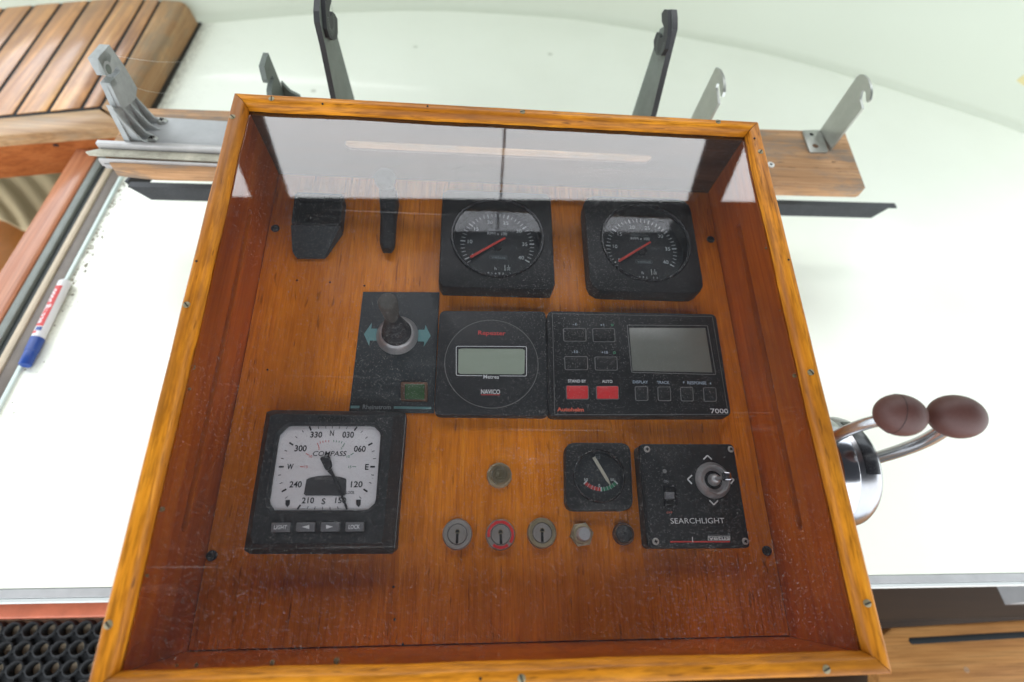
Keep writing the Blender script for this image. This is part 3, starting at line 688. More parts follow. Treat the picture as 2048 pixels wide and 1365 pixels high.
for k, ((x, y), ow) in enumerate(zip(scr, own)):
    x = max(-UO + 0.004, min(UO - 0.004, x)); y = max(-VO + 0.004, min(VO - 0.0035, y))
    mb = MB(); screw(mb, x, y, 0.0093, 0.0025, [2.4, 2.3, 2.4, 1.7, 0.3, 0.4, 0.9, 2.2, 0.3, 0.4, 1.9][k]); mb.build("screw", ["screw_metal", "hole_dark"], ow)
for x, y in [(-0.0721, 0.2245), (-0.1648, 0.2206), (0.2342, 0.2071), (-0.0194, -0.2239), (0.2389, 0.0750), (-0.2390, 0.0558)]:
    x = max(-UO + 0.003, min(UO - 0.003, x)); y = max(-VO + 0.003, min(VO - 0.003, y)); mb = MB(); mb.lathe([(0.0009, 0.0085), (0.0009, 0.0094), (0.0004, 0.00941)], x, y, 0, 10); mb.build("nail_hole", "hole_dark", con)
mb = MB(); mb.box(-UO + 0.004, UO - 0.004, -VO + 0.004, VO - 0.004, -0.003, 0.0); mb.build("cover_pane", "cover_glass", con, smooth=0)
WI, WO_ = 0.2312, 0.2387
VI, VOO = 0.2172, 0.2245
def stadium(y0, y1, z, w_, n=6):
    o = [(y1 - w_ / 2 + w_ / 2 * math.cos(a), z + w_ / 2 * math.sin(a)) for a in [R(-90 + 180 * k / n) for k in range(n + 1)]]
    return o + [(y0 + w_ / 2 + w_ / 2 * math.cos(a), z + w_ / 2 * math.sin(a)) for a in [R(90 + 180 * k / n) for k in range(n + 1)]]
def slotted(outer, slot, depth0, depth1, plane, mats, name):
    """a board with a long round-ended slot cut right through it"""
    mb = MB(); y0, y1, z0, z1 = outer; s0, s1, sz, sw = slot
    if plane == 'X': mb.M = Matrix(((0, 0, 1, 0), (1, 0, 0, 0), (0, 1, 0, 0), (0, 0, 0, 1)))
    else: mb.M = Matrix(((1, 0, 0, 0), (0, 0, 1, 0), (0, 1, 0, 0), (0, 0, 0, 1)))
    mb.prism([(y0, z0), (y1, z0), (y1, sz - sw / 2), (y0, sz - sw / 2)], depth0, depth1)
    mb.prism([(y0, sz + sw / 2), (y1, sz + sw / 2), (y1, z1), (y0, z1)], depth0, depth1)
    n = 6
    lo = [(s0 + sw / 2 - sw / 2 * math.sin(R(180 * k / n)), sz - sw / 2 * math.cos(R(180 * k / n))) for k in range(n + 1)]
    mb.prism([(y0, sz - sw / 2)] + lo + [(y0, sz + sw / 2)], depth0, depth1)
    hi = [(s1 - sw / 2 + sw / 2 * math.sin(R(180 * k / n)), sz - sw / 2 * math.cos(R(180 * k / n))) for k in range(n + 1)]
    mb.prism([(y1, sz - sw / 2)] + hi + [(y1, sz + sw / 2)], depth0, depth1)
    return mb.build(name, mats, con, smooth=30)
FLR = -DEP - 0.016
sw_ = (-VI, VI, FLR, -0.0035)
slotted(sw_, (-0.137, 0.1405, -0.0425, 0.0085), -WO_, -WI, 'X', "mahogany", "side_wall")
slotted(sw_, (-0.1395, 0.145, -0.0416, 0.0085), WI, WO_, 'X', "mahogany", "side_wall")
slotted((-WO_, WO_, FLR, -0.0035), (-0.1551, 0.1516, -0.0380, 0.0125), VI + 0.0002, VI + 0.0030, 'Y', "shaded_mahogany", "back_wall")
mb = MB(); mb.box(-WO_, WO_, -VOO, -VI - 0.0002, FLR, -0.0035); mb.build("front_wall", "mahogany", con)
for s_ in (-1, 1):
    mb = MB(); mb.box(min(s_ * (WO_ + 0.0003), s_ * (WO_ + 0.002)), max(s_ * (WO_ + 0.0003), s_ * (WO_ + 0.002)), -0.15, 0.155, -0.052, -0.030); mb.build("slot_cover", "slot_grey", con)
pn = MB(); pn.box(-WI + 0.0008, WI - 0.0008, -VI + 0.0007, VI - 0.0007, -DEP - 0.009, -DEP, 0, 0.0006); pnl = pn.build("instrument_panel", "panel_plywood", con)
mb = MB(); mb.box(-WI, WI, -VI, VI, -DEP - 0.0155, -DEP - 0.0095); mb.build("backing_board", "gap_dark", con)
for x, y in [(-0.2239, 0.1492), (0.2237, 0.1550), (-0.2261, -0.1522), (0.2238, -0.1533)]:
    mb = MB(); mb.lathe([(0.0040, -DEP - 0.001), (0.0040, -DEP + 0.0012), (0.0033, -DEP + 0.002), (0.0016, -DEP + 0.0021), (0.0014, -DEP + 0.0012)], x, y, 0, 16); mb.build("bolt", "rubber_black", pnl)
for x, y in [(-0.1953, 0.0921), (-0.1643, 0.0910), (-0.1316, 0.0882), (-0.2083, 0.0013), (-0.0852, -0.1763), (-0.0828, -0.1990), (-0.0753, -0.2159), (0.0368, 0.0254)]:
    mb = MB(); mb.lathe([(0.0010, -DEP - 0.0002), (0.0010, -DEP + 0.0002), (0.0005, -DEP + 0.00025)], x, y, 0, 8); mb.build("screw_hole", "hole_dark", pnl)
mb = MB()                                             # beads of old sealant round the pane
for k in range(12):
    s_ = random.random(); r_ = random.uniform(0.0006, 0.0013) if k > 3 else random.uniform(0.0016, 0.0022)
    x, y = random.choice([(-0.2295, -0.215 + 0.35 * s_), (0.2295, -0.215 + 0.35 * s_), (-0.228 + 0.13 * s_, -0.2145), (0.02 + 0.2 * s_, -0.2145)])
    mb.lathe([(r_, -0.0040), (r_ * 0.9, -0.0034), (r_ * 0.6, -0.00315)], x, y, 0, 9)
tag(mb.build("sealant", "sealant", con), kind="stuff")
mb = MB(); mb.M = ROT.inverted() @ Matrix.Translation(-FC); mb.box(-0.20, 0.20, -0.10, 0.19, 0.001, 0.165); mb.build("base_cabinet", "mahogany", con)

# ---------------------------------------------------------------- instruments on the panel (u, v on the panel, h above it)
def device(name, label, cat, u_, v_, group=None):
    t_ = thing(name, label, cat, on_panel(u_, v_), group, TAU); return t_, (u_, v_, 0.0)

def tachometer(u_, v_, label, rb, needle, odo, wbez):
    t_, og = device("rev_counter", label, "gauge", u_, v_, "pair of rev counters")
    mb = MB(og); mb.ring(rr(u_ + wbez[0], v_ - 0.0012, wbez[1], 0.1120, rb), circle(u_, v_, 0.0438), 0.0, 0.0185, 0, 0.0022, 0.0); mb.build("bezel", "black_plastic", t_)
    mb = MB(og); mb.lathe([(0.0436, 0.0172), (0.0436, 0.0192), (0.0442, 0.0205), (0.0456, 0.0205), (0.0464, 0.0187)], u_, v_, 0, 64, cap=False); mb.build("retaining_ring", "black_gloss", t_, smooth=60)
    mb = MB(og); mb.lathe([(0.0437, 0.001), (0.0437, 0.0030)], u_, v_, 0, 56); mb.build("dial", "dial_black", t_)
    c0 = (u_ + 0.0006, v_ + 0.0006); mb = MB(og); z = 0.0032
    for k in range(4, 41):
        a = R(209.5 - 6.88 * (k - 5)); maj = k % 5 == 0; r0, r1 = (0.0326, 0.0375) if maj else (0.0332, 0.0372)
        mb.line((c0[0] + r0 * math.cos(a), c0[1] + r0 * math.sin(a)), (c0[0] + r1 * math.cos(a), c0[1] + r1 * math.sin(a)), 0.00125 if maj else 0.00055, z)
    for k in range(5, 41, 5):
        a = R(209.5 - 6.88 * (k - 5)); r_ = 0.0278 if k > 5 else 0.0285
        mb.text(str(k), c0[0] + r_ * math.cos(a), c0[1] + r_ * math.sin(a), None, 0.0042, z, 0)
    mb.text("electronic", u_ + 0.0003, v_ + 0.0180, 0.0185, 0.0030, z, 1, 0.012)
    mb.text("RPM x 100", u_ + 0.0003, v_ + 0.0135, 0.0200, 0.0034, z, 0)
    mb.text("vetus", u_ + 0.0014, v_ - 0.0142, 0.0150, 0.0030, z, 1, 0.03); mb.outline(rr(u_ + 0.0014, v_ - 0.0142, 0.0175, 0.0042, 0.0006, 2), 0.0003, z, 1)
    mb.text("h", u_ - 0.0014, v_ - 0.0272, None, 0.0032, z, 0); mb.line((u_ + 0.0080, v_ - 0.0230), (u_ + 0.0080, v_ - 0.0295), 0.0006, z)
    mb.text("1", u_ + 0.0116, v_ - 0.0240, None, 0.0026, z, 0); mb.text("10", u_ + 0.0116, v_ - 0.0278, None, 0.0026, z, 0); mb.line((u_ + 0.0096, v_ - 0.0258), (u_ + 0.0136, v_ - 0.0258), 0.0003, z)
    for k, ch in enumerate(odo):
        if ch != ' ': mb.text(ch, u_ - 0.0085 + 0.0036 * k, v_ - 0.0328, None, 0.0024, z, 0)
    mb.build("dial_print", ["dial_white_print", "faint_print"], t_, smooth=0)
    mb = MB(og); a, b_ = Vector(needle[0]) + Vector((u_, v_)), Vector(needle[1]) + Vector((u_, v_)); d = (b_ - a).normalized(); n_ = Vector((-d.y, d.x))
    mb.prism([a - n_ * 0.00085, b_ - n_ * 0.00125, b_ + d * 0.0006, b_ + n_ * 0.00125, a + n_ * 0.00085], 0.0052, 0.0062, 0)
    mb.build("needle", "red_needle", t_, smooth=0)
    mb = MB(og); mb.lathe([(0.0052, 0.003), (0.0050, 0.0046), (0.0035, 0.0050)], u_ + 0.0005, v_ - 0.0015, 0, 24); mb.build("hub", "black_plastic", t_)
    mb = MB(og); mb.lathe([(0.0434, 0.0182), (0.0434, 0.0188)], u_, v_, 0, 56); mb.build("glass_cover", "gauge_glass", t_, smooth=0)
tachometer(-0.0040, 0.1372, "black rev counter with red needle, just above the round repeater display", 0.0045, ((0.0083, 0.0072), (-0.0262, -0.0165)), "01693 1", (-0.0005, 0.1110))
tachometer(0.1454, 0.1376, "black rev counter with red needle, above the autopilot control unit", 0.0125, ((0.0098, 0.0080), (-0.0255, -0.0160)), "1821 11", (-0.0034, 0.1140))

# black holder box and handle in the upper corner
u0, v0 = -0.19, 0.15
t, og = device("holder_box", "black tapered plastic holder with an open front in the upper corner of the panel", "holder", u0, v0)
hb_o = [(-0.2047, 0.1456), (-0.1577, 0.1460), (-0.1582, 0.1839), (-0.2059, 0.1841)]
mb = MB(og); lo = [(-0.2023, 0.1207), (-0.1981, 0.1155), (-0.1723, 0.1165), (-0.1699, 0.1195)]
cu_ = sum(q[0] for q in hb_o) / 4; cv_ = sum(q[1] for q in hb_o) / 4
inn = inset(ccw(hb_o), 0.0022)
mb.ring(hb_o, inn, 0.0, 0.014, 0, 0.0006, 0.0, (cu_, cv_), 48); mb.build("rim_box", "black_plastic", t)
mb = MB(og); mb.flat(inset(ccw(hb_o), 0.001), 0.0012); mb.lathe([(0.0032, 0.0012), (0.0032, 0.004), (0.002, 0.005)], *(-0.1939, 0.1621), 0, 14); mb.build("well_floor", "rubber_black", t)
mb = MB(og); hl, hr = hb_o[0], hb_o[1]
A = [(hl[0], hl[1] - 0.0002, 0.0135), (hr[0], hr[1] - 0.0002, 0.0135)]; Bq = [(*lo[3], 0.0045), (*lo[2], 0.003), (*lo[1], 0.003), (*lo[0], 0.0045)]
vs = A + Bq + [(hl[0], hl[1] - 0.0002, 0.0), (hr[0], hr[1] - 0.0002, 0.0)] + [(q[0], q[1], 0.0) for q in Bq]
mb.add(vs, [(0, 1, 2, 3, 4, 5), (6, 11, 10, 9, 8, 7), (0, 6, 7, 1), (1, 7, 8, 2), (2, 8, 9, 3), (3, 9, 10, 4), (4, 10, 11, 5), (5, 11, 6, 0)]); mb.build("sloping_front", "slate_plate", t)
t, og = device("lever_handle", "slim black tapered handle with a round knob beside the holder box", "handle", -0.117, 0.15)
hb = [(-0.1179, 0.1238), (-0.1068, 0.1259), (-0.1072, 0.1689), (-0.1194, 0.1684)]; hk = (-0.1197, 0.1816)
mb = MB(og); q = ccw(hb); cx = [sum(z[0] for z in hb[:2]) / 2, sum(z[0] for z in hb[2:]) / 2]
low, hig = Vector(((hb[0][0] + hb[1][0]) / 2, (hb[0][1] + hb[1][1]) / 2)), Vector(((hb[2][0] + hb[3][0]) / 2, (hb[2][1] + hb[3][1]) / 2))
secs = []
for k in range(13):
    f_ = k / 12; c_ = low.lerp(hig, f_ * 1.35) ; w_ = 0.0072 * (0.55 if k == 0 else 0.9 if k == 1 else 1.0 + 0.30 * max(0, f_ - 0.6) * 2); z1 = 0.010 + 0.010 * f_ + 0.012 * max(0, f_ - 0.6)
    secs.append([(c_.x - w_, c_.y, 0.001), (c_.x + w_, c_.y, 0.001), (c_.x + w_, c_.y, z1 - 0.003), (c_.x + w_ * 0.6, c_.y, z1), (c_.x - w_ * 0.6, c_.y, z1), (c_.x - w_, c_.y, z1 - 0.003)])
vs = [z for s_ in secs for z in s_]; fs = [tuple(range(6))[::-1], tuple(range(len(vs) - 6, len(vs)))]
for k in range(12):
    for i in range(6): fs.append((k * 6 + i, k * 6 + (i + 1) % 6, (k + 1) * 6 + (i + 1) % 6, (k + 1) * 6 + i))
mb.add(vs, fs); mb.build("grip", "black_plastic", t, smooth=50)
ku, kv = secs[-1][0][0] + 0.007, secs[-1][0][1] + 0.006
mb = MB(og); mb.lathe([(0.008, 0.001), (0.008, 0.024), (0.0105, 0.030), (0.0105, 0.036), (0.008, 0.0395), (0.003, 0.0405)], ku, kv, 0, 26); mb.build("knob", "slate_plate", t, smooth=60)

# bow thruster plate with joystick
t, og = device("thruster_panel", "slate grey thruster control plate with rubber joystick and teal arrows", "control panel", -0.0965, 0.023)
pl = [(-0.1321, 0.0808), (-0.0596, 0.0826), (-0.0597, -0.0372), (-0.1332, -0.0372)]
mb = MB(og); mb.prism(pl, 0.0, 0.002, 0, 0.0006); mb.build("plate", "slate_plate", t)
z = 0.0022
for q in ([(-0.1270, 0.0367), (-0.1208, 0.0486), (-0.1208, 0.0424), (-0.1153, 0.0425), (-0.1148, 0.0304), (-0.1210, 0.0305), (-0.1213, 0.0253)], [(-0.0659, 0.0364), (-0.0712, 0.0473), (-0.0718, 0.0425), (-0.0776, 0.0423), (-0.0775, 0.0306), (-0.0717, 0.0305), (-0.0717, 0.0253)]):
    mb = MB(og); mb.flat(q, z, 0); mb.build("arrow", "teal_print", t, smooth=0)
for q in ([(-0.1322, -0.0314), (-0.1245, -0.0314), (-0.1245, -0.0337), (-0.1321, -0.0338)], [(-0.0949, -0.0316), (-0.0622, -0.0317), (-0.0622, -0.0339), (-0.0950, -0.0338)]):
    mb = MB(og); mb.flat(q, z, 0); mb.build("stripe", "teal_print", t, smooth=0)
mb = MB(og); mb.text("Rheinstrom", -0.1096, -0.0324, 0.0242, 0.0040, z, 0, 0.015); mb.build("lettering", "faint_print", t, smooth=0)
jc = (-0.0965, 0.0363)
mb = MB(og); mb.lathe([(0.0192, 0.002), (0.0192, 0.003), (0.0165, 0.0075), (0.0150, 0.0095), (0.0140, 0.0100), (0.0133, 0.0098), (0.0130, 0.007)], *jc, 0, 48); mb.build("collar", "satin_metal", t, smooth=30)
js = MB(og); prof = [(0.0134, 0.0085)]
for k in range(7):
    r_ = 0.0136 - 0.00105 * k; zz = 0.010 + 0.0042 * k; prof += [(r_, zz), (r_ - 0.0016, zz + 0.0024)]
prof += [(0.0050, 0.0405), (0.0048, 0.043)]
js.lathe(prof, *jc, 0, 36); jsk = js.build("joystick", "rubber_bellows", t, smooth=25)
mb = MB(og); mb.lathe([(0.0050, 0.042), (0.0062, 0.046), (0.0074, 0.058), (0.0080, 0.066), (0.0078, 0.0715), (0.0066, 0.0742), (0.0030, 0.0752)], *jc, 0, 30); mb.build("grip", "stick_rubber", jsk, smooth=60)
mb = MB(og); mb.prism(rquad([(-0.0900, -0.0099), (-0.0661, -0.0099), (-0.0655, -0.0274), (-0.0890, -0.0271)], 0.0015), 0.002, 0.006, 0, 0.0012); bt = mb.build("push_button", "bronze_screw", t)
mb = MB(og); mb.prism(rquad([(-0.0861, -0.0126), (-0.0685, -0.0126), (-0.0682, -0.0267), (-0.0854, -0.0265)], 0.0012), 0.006, 0.0085, 0, 0.0009); mb.build("lens", "green_lens", bt)

# depth repeater
t, og = device("depth_repeater", "square dark grey depth repeater with round face and small greenish display", "depth display", -0.0088, 0.011)
hs = [(-0.0583, 0.0592), (0.0424, 0.0615), (0.0416, -0.0411), (-0.0591, -0.0409)]
mb = MB(og); mb.prism(rquad(hs, 0.006), 0.0, 0.010, 0, 0.0015); mb.build("housing", "unit_grey", t)
fc_ = (-0.0093, 0.0077); fr_r = 0.0423
mb = MB(og); mb.lathe([(fr_r, 0.010), (fr_r, 0.0104)], *fc_, 0, 72); mb.build("face_groove", "rubber_black", t)
dw = rquad([(-0.0396, 0.0209), (0.0212, 0.0218), (0.0202, -0.0032), (-0.0393, -0.0037)], 0.001)
mb = MB(og); mb.ring(circle(*fc_, fr_r - 0.0007, 72), dw, 0.0098, 0.0110, 0, 0.0003, 0.0, None, 96); mb.build("round_face", "unit_grey", t)
mb = MB(og); mb.outline(circle(*fc_, fr_r + 0.0003, 72), 0.0005, 0.01055); mb.build("face_ring", "outline_grey", t, smooth=0)
mb = MB(og); mb.flat(dw, 0.0107); mb.build("display", "lcd_green", t)
mb = MB(og); z = 0.0112
mb.outline(rquad([(-0.0420, 0.0231), (0.0230, 0.0242), (0.0224, -0.0051), (-0.0412, -0.0055)], 0.002), 0.0006, z, 0)
mb.flat([(-0.0176, -0.0039), (-0.0022, -0.0036), (-0.0022, -0.0065), (-0.0176, -0.0068)], z + 0.0001, 2)
mb.text("Repeater", -0.0092, 0.0361, 0.0253, 0.0055, z, 1, 0.012); mb.text("Metres", -0.0098, -0.0060, 0.0139, 0.0037, z + 0.0002, 0, 0.012)
mb.text("NAVICO", -0.0103, -0.0199, 0.0169, 0.0043, z, 0, 0.02); mb.line((-0.0187, -0.0228), (-0.0019, -0.0226), 0.0006, z, 1)
mb.build("face_print", ["white_print", "red_print", "unit_grey"], t, smooth=0)

# autopilot control unit
t, og = device("autopilot_unit", "wide black autopilot control unit with two red keys and a blank grey display", "autopilot", 0.128, 0.011)
hs = [(0.0432, 0.0606), (0.2091, 0.0618), (0.2073, -0.0403), (0.0406, -0.0419)]
mb = MB(og); mb.prism(rquad(hs, 0.006), 0.0, 0.013, 0, 0.0022); mb.build("housing", "black_plastic", t)
mb = MB(og); z = 0.0132
mb.outline([(0.0477, 0.0574), (0.2046, 0.0583), (0.2040, -0.0390), (0.0458, -0.0409)], 0.00035, z, 0)
mb.outline(rquad([(0.1187, 0.0473), (0.1983, 0.0488), (0.1986, -0.0015), (0.1184, -0.0005)], 0.0015), 0.0006, z, 0)
mb.text("-1", 0.0684, 0.0466, 0.0033, 0.0025, z, 2, 0.015); mb.text("+1", 0.0949, 0.0465, 0.0037, 0.0024, z, 2, 0.015)
mb.text("-10", 0.0673, 0.0188, 0.0057, 0.0027, z, 2, 0.015); mb.text("+10", 0.0951, 0.0188, 0.0059, 0.0027, z, 2, 0.015)
mb.text("STAND BY", 0.0675, -0.0095, 0.0166, 0.0029, z, 1, 0.02); mb.text("AUTO", 0.0952, -0.0094, 0.0096, 0.0028, z, 1, 0.02)
mb.text("DISPLAY", 0.1260, -0.0095, 0.0142, 0.0028, z, 2, 0.02); mb.text("TRACK", 0.1472, -0.0096, 0.0116, 0.0028, z, 2, 0.02); mb.text("RESPONSE", 0.1789, -0.0096, 0.0180, 0.0030, z, 2, 0.02)
mb.flat([(0.1657, -0.0085), (0.1675, -0.0084), (0.1663, -0.0107)], z, 2); mb.flat([(0.1908, -0.0107), (0.1924, -0.0107), (0.1920, -0.0084)], z, 2)
mb.outline([(0.1036, 0.0479), (0.1059, 0.0480), (0.1057, 0.0459), (0.1035, 0.0459)], 0.0005, z, 4); mb.outline([(0.1031, 0.0197), (0.1055, 0.0197), (0.1054, 0.0178), (0.1030, 0.0177)], 0.0005, z, 4)
mb.text("Autohelm", 0.0601, -0.0359, 0.0239, 0.0036, z, 3, 0.035); mb.text("7000", 0.1960, -0.0359, 0.0164, 0.0044, z, 1, 0.01)
mb.build("face_print", ["outline_grey", "white_print", "blue_grey_print", "orange_print", "green_print"], t, smooth=0)
mb = MB(og); mb.prism([(0.1207, 0.0443), (0.1955, 0.0457), (0.1953, 0.0008), (0.1198, 0.0012)], 0.0120, 0.0136, 0, 0.0004); mb.build("display", "lcd_grey", t)
mb = MB(og); q = rquad([(0.0579, 0.0417), (0.0784, 0.0422), (0.0781, 0.0299), (0.0578, 0.0295)], 0.0012); mb.prism(q, 0.012, 0.0140, 0, 0.0005); mb.outline(inset(ccw(q), -0.0007), 0.0007, 0.01325, 1); mb.build("key", ["key_grey", "outline_grey"], t)
mb = MB(og); q = rquad([(0.0857, 0.0422), (0.1061, 0.0427), (0.1055, 0.0300), (0.0854, 0.0296)], 0.0012); mb.prism(q, 0.012, 0.0140, 0, 0.0005); mb.outline(inset(ccw(q), -0.0007), 0.0007, 0.01325, 1); mb.build("key", ["key_grey", "outline_grey"], t)
mb = MB(og); q = rquad([(0.0577, 0.0136), (0.0782, 0.0140), (0.0777, 0.0018), (0.0575, 0.0015)], 0.0012); mb.prism(q, 0.012, 0.0140, 0, 0.0005); mb.outline(inset(ccw(q), -0.0007), 0.0007, 0.01325, 1); mb.build("key", ["key_grey", "outline_grey"], t)
mb = MB(og); q = rquad([(0.0858, 0.0137), (0.1058, 0.0141), (0.1052, 0.0019), (0.0854, 0.0016)], 0.0012); mb.prism(q, 0.012, 0.0140, 0, 0.0005); mb.outline(inset(ccw(q), -0.0007), 0.0007, 0.01325, 1); mb.build("key", ["key_grey", "outline_grey"], t)
mb = MB(og); q = rquad([(0.1208, -0.0143), (0.1317, -0.0141), (0.1308, -0.0264), (0.1201, -0.0266)], 0.0012); mb.prism(q, 0.012, 0.0140, 0, 0.0005); mb.outline(inset(ccw(q), -0.0007), 0.0007, 0.01325, 1); mb.build("key", ["key_grey", "outline_grey"], t)
mb = MB(og); q = rquad([(0.1418, -0.0144), (0.1528, -0.0142), (0.1518, -0.0264), (0.1409, -0.0265)], 0.0012); mb.prism(q, 0.012, 0.0140, 0, 0.0005); mb.outline(inset(ccw(q), -0.0007), 0.0007, 0.01325, 1); mb.build("key", ["key_grey", "outline_grey"], t)
mb = MB(og); q = rquad([(0.1630, -0.0144), (0.1739, -0.0142), (0.1728, -0.0265), (0.1621, -0.0266)], 0.0012); mb.prism(q, 0.012, 0.0140, 0, 0.0005); mb.outline(inset(ccw(q), -0.0007), 0.0007, 0.01325, 1); mb.build("key", ["key_grey", "outline_grey"], t)
mb = MB(og); q = rquad([(0.1847, -0.0145), (0.1956, -0.0144), (0.1945, -0.0265), (0.1836, -0.0266)], 0.0012); mb.prism(q, 0.012, 0.0140, 0, 0.0005); mb.outline(inset(ccw(q), -0.0007), 0.0007, 0.01325, 1); mb.build("key", ["key_grey", "outline_grey"], t)
mb = MB(og); q = rquad([(0.0577, -0.0145), (0.0769, -0.0142), (0.0763, -0.0260), (0.0574, -0.0263)], 0.0010); mb.prism(q, 0.012, 0.0148, 0, 0.0006); mb.outline(inset(ccw(q), -0.0008), 0.0008, 0.01325, 1); mb.build("red_key", ["red_key", "outline_grey"], t)
mb = MB(og); q = rquad([(0.0851, -0.0145), (0.1045, -0.0142), (0.1037, -0.0257), (0.0846, -0.0259)], 0.0010); mb.prism(q, 0.012, 0.0148, 0, 0.0006); mb.outline(inset(ccw(q), -0.0008), 0.0008, 0.01325, 1); mb.build("red_key", ["red_key", "outline_grey"], t)

# electronic compass
t, og = device("compass_display", "square black electronic compass with pale white dial and four grey buttons", "compass", -0.141, -0.097)
bo = [(-0.1987, -0.0386), (-0.0828, -0.0392), (-0.0839, -0.1524), (-0.1983, -0.1514)]; ft = [(-0.1899, -0.0457), (-0.0915, -0.0462), (-0.0928, -0.1451), (-0.1900, -0.1445)]
win = [(-0.1749, -0.0547), (-0.1074, -0.0544), (-0.1009, -0.0604), (-0.1004, -0.1152), (-0.1065, -0.1209), (-0.1764, -0.1206), (-0.1812, -0.1151), (-0.1815, -0.0624)]
bo, ft = [rquad(q, 0.003) for q in (bo, ft)]
cw = (-0.141, -0.0875)
mb = MB(og); N_ = 96
A, Bq, Cq, Dq = polar(ccw(bo), cw, N_), polar(ccw(ft), cw, N_), polar(inset(ccw(win), -0.0022), cw, N_), polar(ccw(win), cw, N_)
seq = [[(x, y, 0.0) for x, y in A], [(x, y, 0.012) for x, y in A], [(x, y, 0.0252) for x, y in inset(Bq, -0.0008)], [(x, y, 0.026) for x, y in Bq], [(x, y, 0.026) for x, y in Cq], [(x, y, 0.0240) for x, y in Dq], [(x, y, 0.0205) for x, y in Dq]]
vs = [q for s_ in seq for q in s_]; fs = [(k * N_ + i, k * N_ + (i + 1) % N_, (k + 1) * N_ + (i + 1) % N_, (k + 1) * N_ + i) for k in range(len(seq) - 1) for i in range(N_)]
mb.add(vs, fs); mb.build("housing", "unit_grey", t, smooth=25)
mb = MB(og); we = [(-0.0827, -0.0436), (-0.0847, -0.1482)]; mb.line(we[0], we[1], 0.0006, 0.0140); mb.build("worn_edge", "outline_grey", t)
mb = MB(og); mb.flat(inset(ccw(win), -0.001), 0.0220); mb.build("dial", "compass_face", t)
mb = MB(og); z = 0.0222
def tick(x, y, l_, w_, m=0):
    d = (Vector((x, y)) - Vector(cw)).normalized(); mb.line(Vector((x, y)) - d * l_ / 2, Vector((x, y)) + d * l_ / 2, w_, z, m)
for x, y in [(-0.1766, -0.0875), (-0.1715, -0.0692), (-0.1582, -0.0565), (-0.1218, -0.0565), (-0.1088, -0.0692), (-0.1054, -0.0874), (-0.1094, -0.1058), (-0.1231, -0.1184), (-0.1588, -0.1182), (-0.1718, -0.1057)]: tick(x, y, 0.0038, 0.0013)
for x, y in [(-0.1638, -0.0590), (-0.1682, -0.0638), (-0.1749, -0.0748), (-0.1768, -0.0810), (-0.1770, -0.0939), (-0.1749, -0.1001), (-0.1692, -0.1110), (-0.1166, -0.0590), (-0.1123, -0.0638), (-0.1060, -0.0749), (-0.1045, -0.0809), (-0.1048, -0.0939), (-0.1062, -0.1000), (-0.1129, -0.1113), (-0.1517, -0.0557), (-0.1459, -0.0555), (-0.1406, -0.0554), (-0.1349, -0.0556), (-0.1289, -0.0557), (-0.1522, -0.1186), (-0.1467, -0.1191), (-0.1409, -0.1191), (-0.1352, -0.1192), (-0.1293, -0.1188)]: tick(x, y, 0.0022, 0.0005)
mb.text("330", -0.1527, -0.0616, 0.0095, 0.0050, z, 0, 0.02); mb.text("N", -0.1404, -0.0603, 0.0032, 0.0046, z, 0, 0.015); mb.text("030", -0.1273, -0.0615, 0.0092, 0.0052, z, 0, 0.02)
mb.text("300", -0.1636, -0.0728, 0.0094, 0.0051, z, 0, 0.02); mb.text("060", -0.1168, -0.0730, 0.0093, 0.0051, z, 0, 0.02); mb.text("W", -0.1697, -0.0874, 0.0048, 0.0045, z, 0, 0.02); mb.text("E", -0.1099, -0.0875, 0.0028, 0.0046, z, 0, 0.02)
mb.text("240", -0.1636, -0.1011, 0.0094, 0.0049, z, 0, 0.02); mb.text("120", -0.1166, -0.1011, 0.0091, 0.0048, z, 0, 0.02); mb.text("210", -0.1526, -0.1133, 0.0093, 0.0045, z, 0, 0.02); mb.text("S", -0.1407, -0.1140, 0.0029, 0.0046, z, 0, 0.02); mb.text("150", -0.1277, -0.1133, 0.0085, 0.0044, z, 0, 0.02)
mb.text("COMPASS", -0.1403, -0.0769, 0.0263, 0.0040, z, 0, 0.008, 0.15); mb.text("LOCK", -0.1209, -0.1074, 0.0062, 0.0023, z, 0, 0.012)
for q in [[(-0.1697, -0.1130), (-0.1662, -0.1128), (-0.1660, -0.1161), (-0.1675, -0.1184), (-0.1693, -0.1164)], [(-0.1160, -0.1130), (-0.1123, -0.1128), (-0.1121, -0.1166), (-0.1134, -0.1186), (-0.1155, -0.1166)]]: mb.flat(q, z, 0)
for a, b_, m in [((-0.1511, -0.0684), (-0.1492, -0.0723), 1), ((-0.1491, -0.0671), (-0.1486, -0.0688), 1), ((-0.1470, -0.0666), (-0.1465, -0.0684), 1), ((-0.1447, -0.0661), (-0.1443, -0.0678), 1), ((-0.1423, -0.0661), (-0.1421, -0.0678), 1), ((-0.1294, -0.0683), (-0.1308, -0.0717), 2), ((-0.1384, -0.0659), (-0.1381, -0.0676), 2), ((-0.1362, -0.0662), (-0.1361, -0.0678), 2), ((-0.1338, -0.0666), (-0.1340, -0.0682), 2), ((-0.1316, -0.0670), (-0.1320, -0.0687), 2), ((-0.1621, -0.0874), (-0.1593, -0.0875), 1), ((-0.1590, -0.0769), (-0.1567, -0.0782), 1), ((-0.1214, -0.0873), (-0.1185, -0.0874), 2), ((-0.1237, -0.0781), (-0.1215, -0.0765), 2)]: mb.line(a, b_, 0.0005, z, m)
